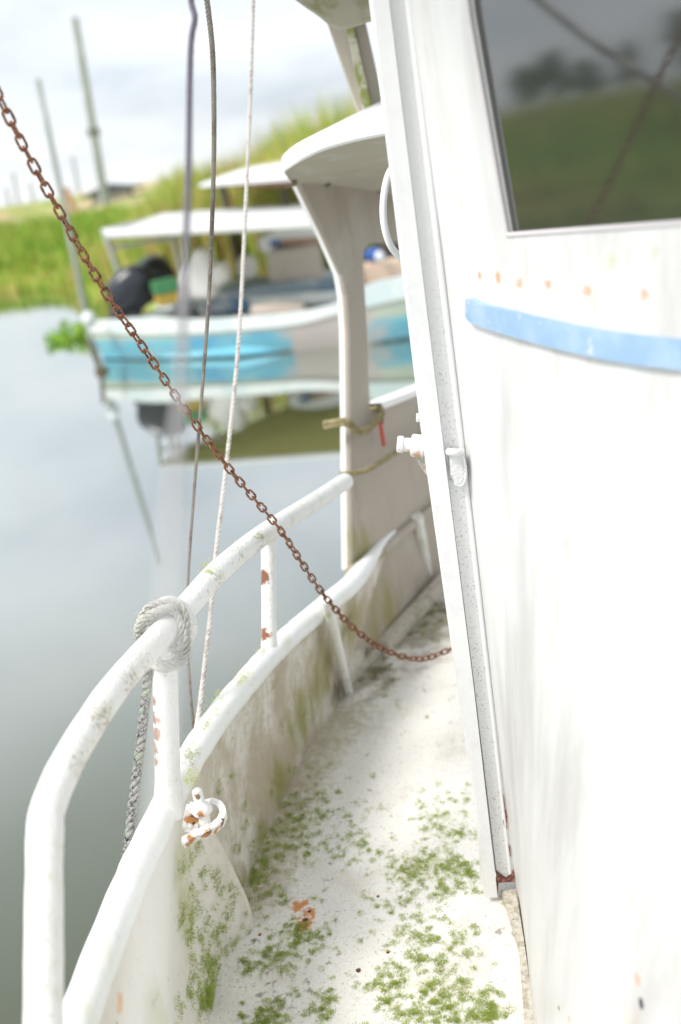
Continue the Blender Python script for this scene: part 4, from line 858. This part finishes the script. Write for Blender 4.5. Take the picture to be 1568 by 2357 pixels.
# outboards under black covers
M['outb'] = mat('black_outboard_cover', (.03, .033, .045), .28, spec=.6, bump=.25, bscale=6)
def blob(bm, c, rx, ry, rz, sq=1.0, nz=.08, rot=0, seg=20):
    r_ = bmesh.ops.create_uvsphere(bm, u_segments=seg, v_segments=seg // 2 + 2, radius=1)
    for v in r_['verts']:
        q = v.co.copy(); q = V([math.copysign(abs(k) ** sq, k) for k in q]); q = V((q.x * rx, q.y * ry, q.z * rz)); q *= 1 + nz * mnoise.noise(q * 3 + c)
        v.co = Matrix.Rotation(rot, 3, 'Y') @ q + c
for (x, y, d_, s, lb) in ((305, 665, 16.6, 1.0, 'nearer outboard'), (346, 646, 17.2, 1.0, 'farther outboard')):
    c = pd(x, y, d_); om = bpy.data.objects.new('outboard_motor', None); scene.collection.objects.link(om); om.parent = mb; om.location = c - mb.location
    bm = BM(); blob(bm, c, .42 * s, .34 * s, .34 * s, .75, .15, R(-28)); newobj('cowling', bm, M['outb'], om)
    bm = BM(); tube(bm, [c + V((-.15, 0, -.1)) * s, c + V((-.45, 0, -.55)) * s, c + V((-.5, 0, -.95)) * s], lambda t: .15 * s * (1 - .45 * t), 10); newobj('leg', bm, M['outb'], om)
# fenders at the stern
bm = BM(); blob(bm, pd(206, 735, 16.3), .11, .11, .13, 1, .1); newobj('stern_fitting', bm, M['wood_w'], mb)
# loose things in the boat
def onb(px, py, d_): return pd(px, py, d_)
M['crate'] = mat('green_plastic_crate', (.07, .26, .10), .6); M['crate_y'] = mat('yellow_crate_base', (.52, .36, .06), .7)
cc = pd(383, 672, 16.0); cr_ = thing('fish_crate', cc - V((0, 0, .22)), 'green crate with a yellow-brown lower half beside the black outboards', 'crate')
bm = BM(); box(bm, cc + V((0, 0, .09)), .38, .34, .20, Matrix.Rotation(.3, 3, 'Z'), .02); newobj('body', bm, M['crate'], cr_)
bm = BM(); box(bm, cc + V((0, 0, -.10)), .36, .33, .17, Matrix.Rotation(.3, 3, 'Z'), .02); newobj('base', bm, M['crate_y'], cr_)
for (pts, lab) in (([(405, 690), (410, 640), (425, 605), (450, 570), (468, 572), (480, 600), (485, 640), (490, 690)], 'tall white heap of sacking under the flat canopy'), ([(478, 660), (480, 615), (500, 600), (520, 612), (515, 662)], 'small white bundle to the right of the tall white heap')):
    c = sum((pd(x, y, 16.1) for x, y in pts), V()) / len(pts); bm = BM()
    prism(bm, [pd(x, y, 16.0) for x, y in pts], V((.1, .4, 0)), .08); M.setdefault('sack', mat('white_sacking', (.86, .84, .80), .8, [dict(col=(.58, .5, .44), scale=3, lo=.5, hi=.7)], bump=.4, bscale=8))
    tag(newobj('sack_heap', bm, M['sack']), lab, 'sacks', 'white bundles in the moored boat')
M['tarpg'] = mat('grey_blue_tarp', (.30, .37, .42), .6, [dict(col=(.55, .58, .58), scale=1.5, lo=.5, hi=.62), dict(col=(.10, .16, .24), scale=2, lo=.55, hi=.7)], bump=.3, bscale=5)

# second boat lying behind, grey-blue deck and small cabin
sb = thing('cabin_boat', pz(640, 700, WATER), 'grey-blue boat with a small beige wheelhouse lying behind the long blue boat', 'boat')
y0b = 17.4
def pbv(x, y, Y=17.4): return pY(x, y, Y)
bm = BM(); hullp = [(455, 712), (470, 690), (500, 672), (640, 655), (770, 640), (840, 628), (960, 600), (1000, 680), (960, 740), (480, 745)]
prism(bm, [pbv(x, y, 16.3) for x, y in hullp], V((.1, 1.5, 0)), .03); newobj('hull', bm, M['tarpg'], sb, smooth=False)
M['wheel'] = mat('beige_wheelhouse', (.60, .52, .44), .6, [dict(col=(.48, .42, .36), scale=2, lo=.5, hi=.7)]); M['wblue'] = mat('blue_window', (.03, .12, .36), .3)
bm = BM(); prism(bm, [pbv(x, y, 16.7) for x, y in ((612, 580), (735, 560), (750, 640), (620, 652))], V((0, 1.0, 0)), .03); newobj('wheelhouse', bm, M['wheel'], sb, smooth=False)
bm = BM(); prism(bm, [pbv(x, y, 16.65) for x, y in ((592, 568), (598, 548), (640, 528), (690, 515), (740, 512), (742, 548), (690, 548), (650, 552), (612, 585))], V((0, 1.1, 0)), .03); newobj('wheelhouse_roof', bm, M['canvas'], sb, smooth=False)
bm = BM(); prism(bm, [pbv(x, y, 16.62) for x, y in ((620, 556), (645, 550), (645, 562), (622, 568))], V((0, .03, 0))); newobj('window', bm, M['wblue'], sb, smooth=False)
bm = BM(); prism(bm, [pbv(x, y, 16.62) for x, y in ((648, 550), (735, 545), (735, 560), (650, 564))], V((0, .03, 0))); newobj('window', bm, mat('brown_curtained_window', (.42, .26, .18), .6), sb, smooth=False, label='window hidden by a brown curtain')
bm = BM(); prism(bm, [pbv(x, y, 16.2) for x, y in ((470, 700), (560, 690), (680, 678), (780, 662), (780, 690), (600, 712), (480, 722))], V((0, .3, 0)), .02); newobj('side_deck', bm, mat('navy_side_deck', (.10, .20, .32), .6, [dict(col=(.4, .45, .48), scale=3, lo=.5, hi=.6)]), sb, smooth=False)
bm = BM(); prism(bm, [pbv(x, y, 16.75) for x, y in ((545, 600), (560, 588), (590, 590), (592, 640), (548, 642))], V((0, .4, 0)), .05); tag(newobj('water_tank', bm, M['sack']), 'whitish water tank left of the beige wheelhouse', 'tank')
bm = BM(); prism(bm, [pY(x, y, 15.2) for x, y in ((575, 712), (640, 702), (700, 700), (705, 712), (680, 726), (580, 728))], V((0, .4, 0)), .03); tag(newobj('folded_tarp', bm, mat('cream_tarp', (.72, .62, .54), .8)), 'cream folded tarpaulin lying along the edge of the blue boat', 'tarpaulin')
# cabin things seen through the wing's opening
bm = BM(); prism(bm, [pY(x, y, 14.6) for x, y in ((838, 610), (905, 600), (1010, 570), (1010, 640), (905, 650), (845, 662))], V((0, .4, 0)), .03); tag(newobj('fish_box', bm, mat('peach_fish_box', (.74, .56, .42), .7)), 'long peach coloured box on the bow of the blue boat', 'box')
bm = BM(); blob(bm, pY(858, 586, 14.7), .12, .1, .10, .8, .1); tag(newobj('barrel', bm, mat('dark_blue_barrel', (.03, .10, .38), .4)), 'dark blue barrel standing on the peach box', 'barrel')
bm = BM(); blob(bm, pY(874, 590, 14.5), .07, .07, .075, 1, .05); tag(newobj('buoy', bm, mat('white_buoy', (.80, .82, .86), .4)), 'round white buoy beside the dark blue barrel', 'buoy')
bm = BM(); prism(bm, [pY(x, y, 15.0) for x, y in ((860, 568), (950, 560), (950, 592), (880, 594))], V((0, .5, 0)), .02); tag(newobj('engine_box', bm, mat('dark_engine_box', (.06, .055, .05), .7)), 'dark box behind the white buoy', 'box')

# boat shed roof behind
sh = thing('boat_shelter', V((pY(570, 500, 19).x, 19.2, WATER)), 'open shelter with a white sheet roof and dark posts in front of the reeds', 'shelter')
za = pY(460, 425, 18.6); 
bm = BM(); A_, B_, C_, D_ = pY(458, 424, 17.6), pY(700, 405, 17.2), pY(700, 358, 17.2) + V((.3, 3.2, 0)), pY(520, 398, 17.5) + V((.2, 2.6, .02))
prism(bm, [A_, B_, C_, D_], V((0, 0, -.05))); newobj('roof', bm, M['canvas'], sh, smooth=False)
bm = BM(); prism(bm, [A_ + V((.3, .03, -.06)), B_ + V((0, .03, -.06)), B_ + V((0, .03, -.17)), A_ + V((.35, .03, -.09))], V((0, .08, 0))); newobj('fascia', bm, mat('brown_fascia', (.24, .13, .09), .8), sh, smooth=False)
M['pole'] = mat('dark_wood_pole', (.13, .11, .07), .9, bump=.4, bscale=10)
for x in (512, 650):
    p = pY(x, 430, 18.3); bm = BM(); tube(bm, [V((p.x, p.y, p.z + .05)), V((p.x + .03, p.y, WATER - .3))], .075, 8); newobj('post', bm, M['pole'], sh)

# =================================================================== POLES, WEEDS, FAR THINGS
M['piling'] = mat('grey_green_piling', (.36, .39, .34), .85, [dict(col=(.55, .57, .53), scale=3, lo=.5, hi=.65, stretch=(3, 3, .5))], bump=.4, bscale=8)
def piling(a, b, r_, lab, group=None, name='mooring_pole', m_=None):
    bm = BM(); n_ = 12; tube(bm, [a.lerp(b, k / n_) for k in range(n_ + 1)], lambda t: r_ * (.85 + .3 * t), 10, wob=.1)
    return tag(newobj(name, bm, m_ or M['piling']), lab, 'pole', group)
p1b = pz(212, 790, WATER); p1t = pY(87, 182, p1b.y)
piling(p1t, p1b + (p1b - p1t).normalized() * .5, .052, 'leaning grey-green pole standing in the water left of the blue boat', 'tall poles by the water')
p2t = pY(172, 40, 46); p2b = pY(243, 470, 46)
piling(p2t, p2b, .17, 'tallest grey pole, standing on the far bank above the small dark roof', 'tall poles by the water')
c = p2t.lerp(p2b, .6); 
bm = BM(); box(bm, c, .5, .3, .35, None, .05); box(bm, c + V((0, 0, .3)), .25, .2, .25, None, .04); tag(newobj('transformer', bm, M['pole']), 'small dark fitting fixed half way up the tallest pole', 'fitting')
M['far'] = mat('pale_distant_pole', (.42, .47, .50), .8)
for (x, y0_, y1_, lab) in ((166, 358, 432, 'short pale pole between the two tall poles'), (68, 420, 470, 'thin pale pole near the left edge of the horizon'), (30, 398, 478, 'taller thin pale pole near the left edge of the horizon'), (12, 430, 482, 'faint pole at the far left of the horizon')):
    a = pY(x, y0_, 80); b = pY(x + 12, y1_ + 8, 80); piling(a, V((b.x, b.y, 0.5)), .14, lab, 'pale poles far off along the horizon', 'distant_pole', M['far'])
bm = BM(); a = pY(150, 432, 40); piling(a, V((a.x + .1, a.y, a.z - .9)), .16, 'short orange-brown post on the bank beside the leaning pole', None, 'orange_post', mat('orange_post_paint', (.62, .40, .24), .8))
M['roofd'] = mat('dark_shed_roof', (.10, .11, .12), .8)
hs = pY(245, 434, 60); sd2 = thing('shed', V((hs.x, hs.y, hs.z - 1.2)), 'small shed with a dark pitched roof at the foot of the tallest pole', 'shed')
bm = BM(); prism(bm, [hs + V(v) for v in ((-1.6, 0, -.25), (0, 0, .25), (1.8, 0, -.15), (1.8, 0, -.3), (-1.6, 0, -.35))], V((0, 2, 0))); newobj('roof', bm, M['roofd'], sd2, smooth=False)
bm = BM(); box(bm, hs + V((.1, 1, -.95)), 2.2, 1.8, 1.25); newobj('wall', bm, mat('shed_wall', (.4, .38, .33), .8), sd2, smooth=False)
for i, (x, w, lab) in enumerate(((5, 9, 'long dark roofed building on the horizon at the left edge'), (60, 5, 'low pale building on the horizon right of the long dark roofed one'))):
    c = pY(x, 488 - i * 6, 150); t_ = thing('far_building', V((c.x, 150, c.z - 1)), lab, 'building'); bm = BM(); box(bm, c + V((0, 0, -.2)), w, 5, .7, None, .1); newobj('roof', bm, M['roofd'], t_, smooth=False)
    bm = BM(); box(bm, c + V((0, 0, -1.4)), w * .95, 4.6, 1.7); newobj('wall', bm, M['far'], t_, smooth=False)
# water hyacinth beside the stern
bm = BM(); c = pz(176, 776, WATER)
lumps = [(V((rnd.uniform(-.45, .55), rnd.uniform(-.5, .6), 0)), rnd.uniform(.08, .22), rnd.uniform(.08, .34)) for _ in range(16)]
for k in range(1300):
    lc, lr, lh = rnd.choice(lumps); a = rnd.uniform(0, 6.28); rr = math.sqrt(rnd.random()) * lr; q = c + lc + V((math.cos(a) * rr, math.sin(a) * rr, .01 + rnd.random() ** 1.4 * lh)); s = rnd.uniform(.02, .055)
    u_ = V((rnd.gauss(0, 1), rnd.gauss(0, 1), rnd.gauss(0, 1))).normalized(); w_ = u_.orthogonal().normalized()
    bm.faces.new([bm.verts.new(q + t_) for t_ in (u_ * s, w_ * s * .6, -u_ * s, -w_ * s * .6)])
tag(newobj('floating_weed', bm, LV[0], smooth=False), 'clump of bright green floating weed beside the stern of the blue boat', 'water plant')
bm = BM(); c = pz(232, 856, WATER); blob(bm, c + V((0, 0, .02)), .10, .08, .09, 1, .5); tube(bm, [c, c + V((-.10, .1, .5))], .03, 8); tag(newobj('stub_pole', bm, M['pole']), 'short dark stub rising from the water at the stern of the blue boat', 'stub')
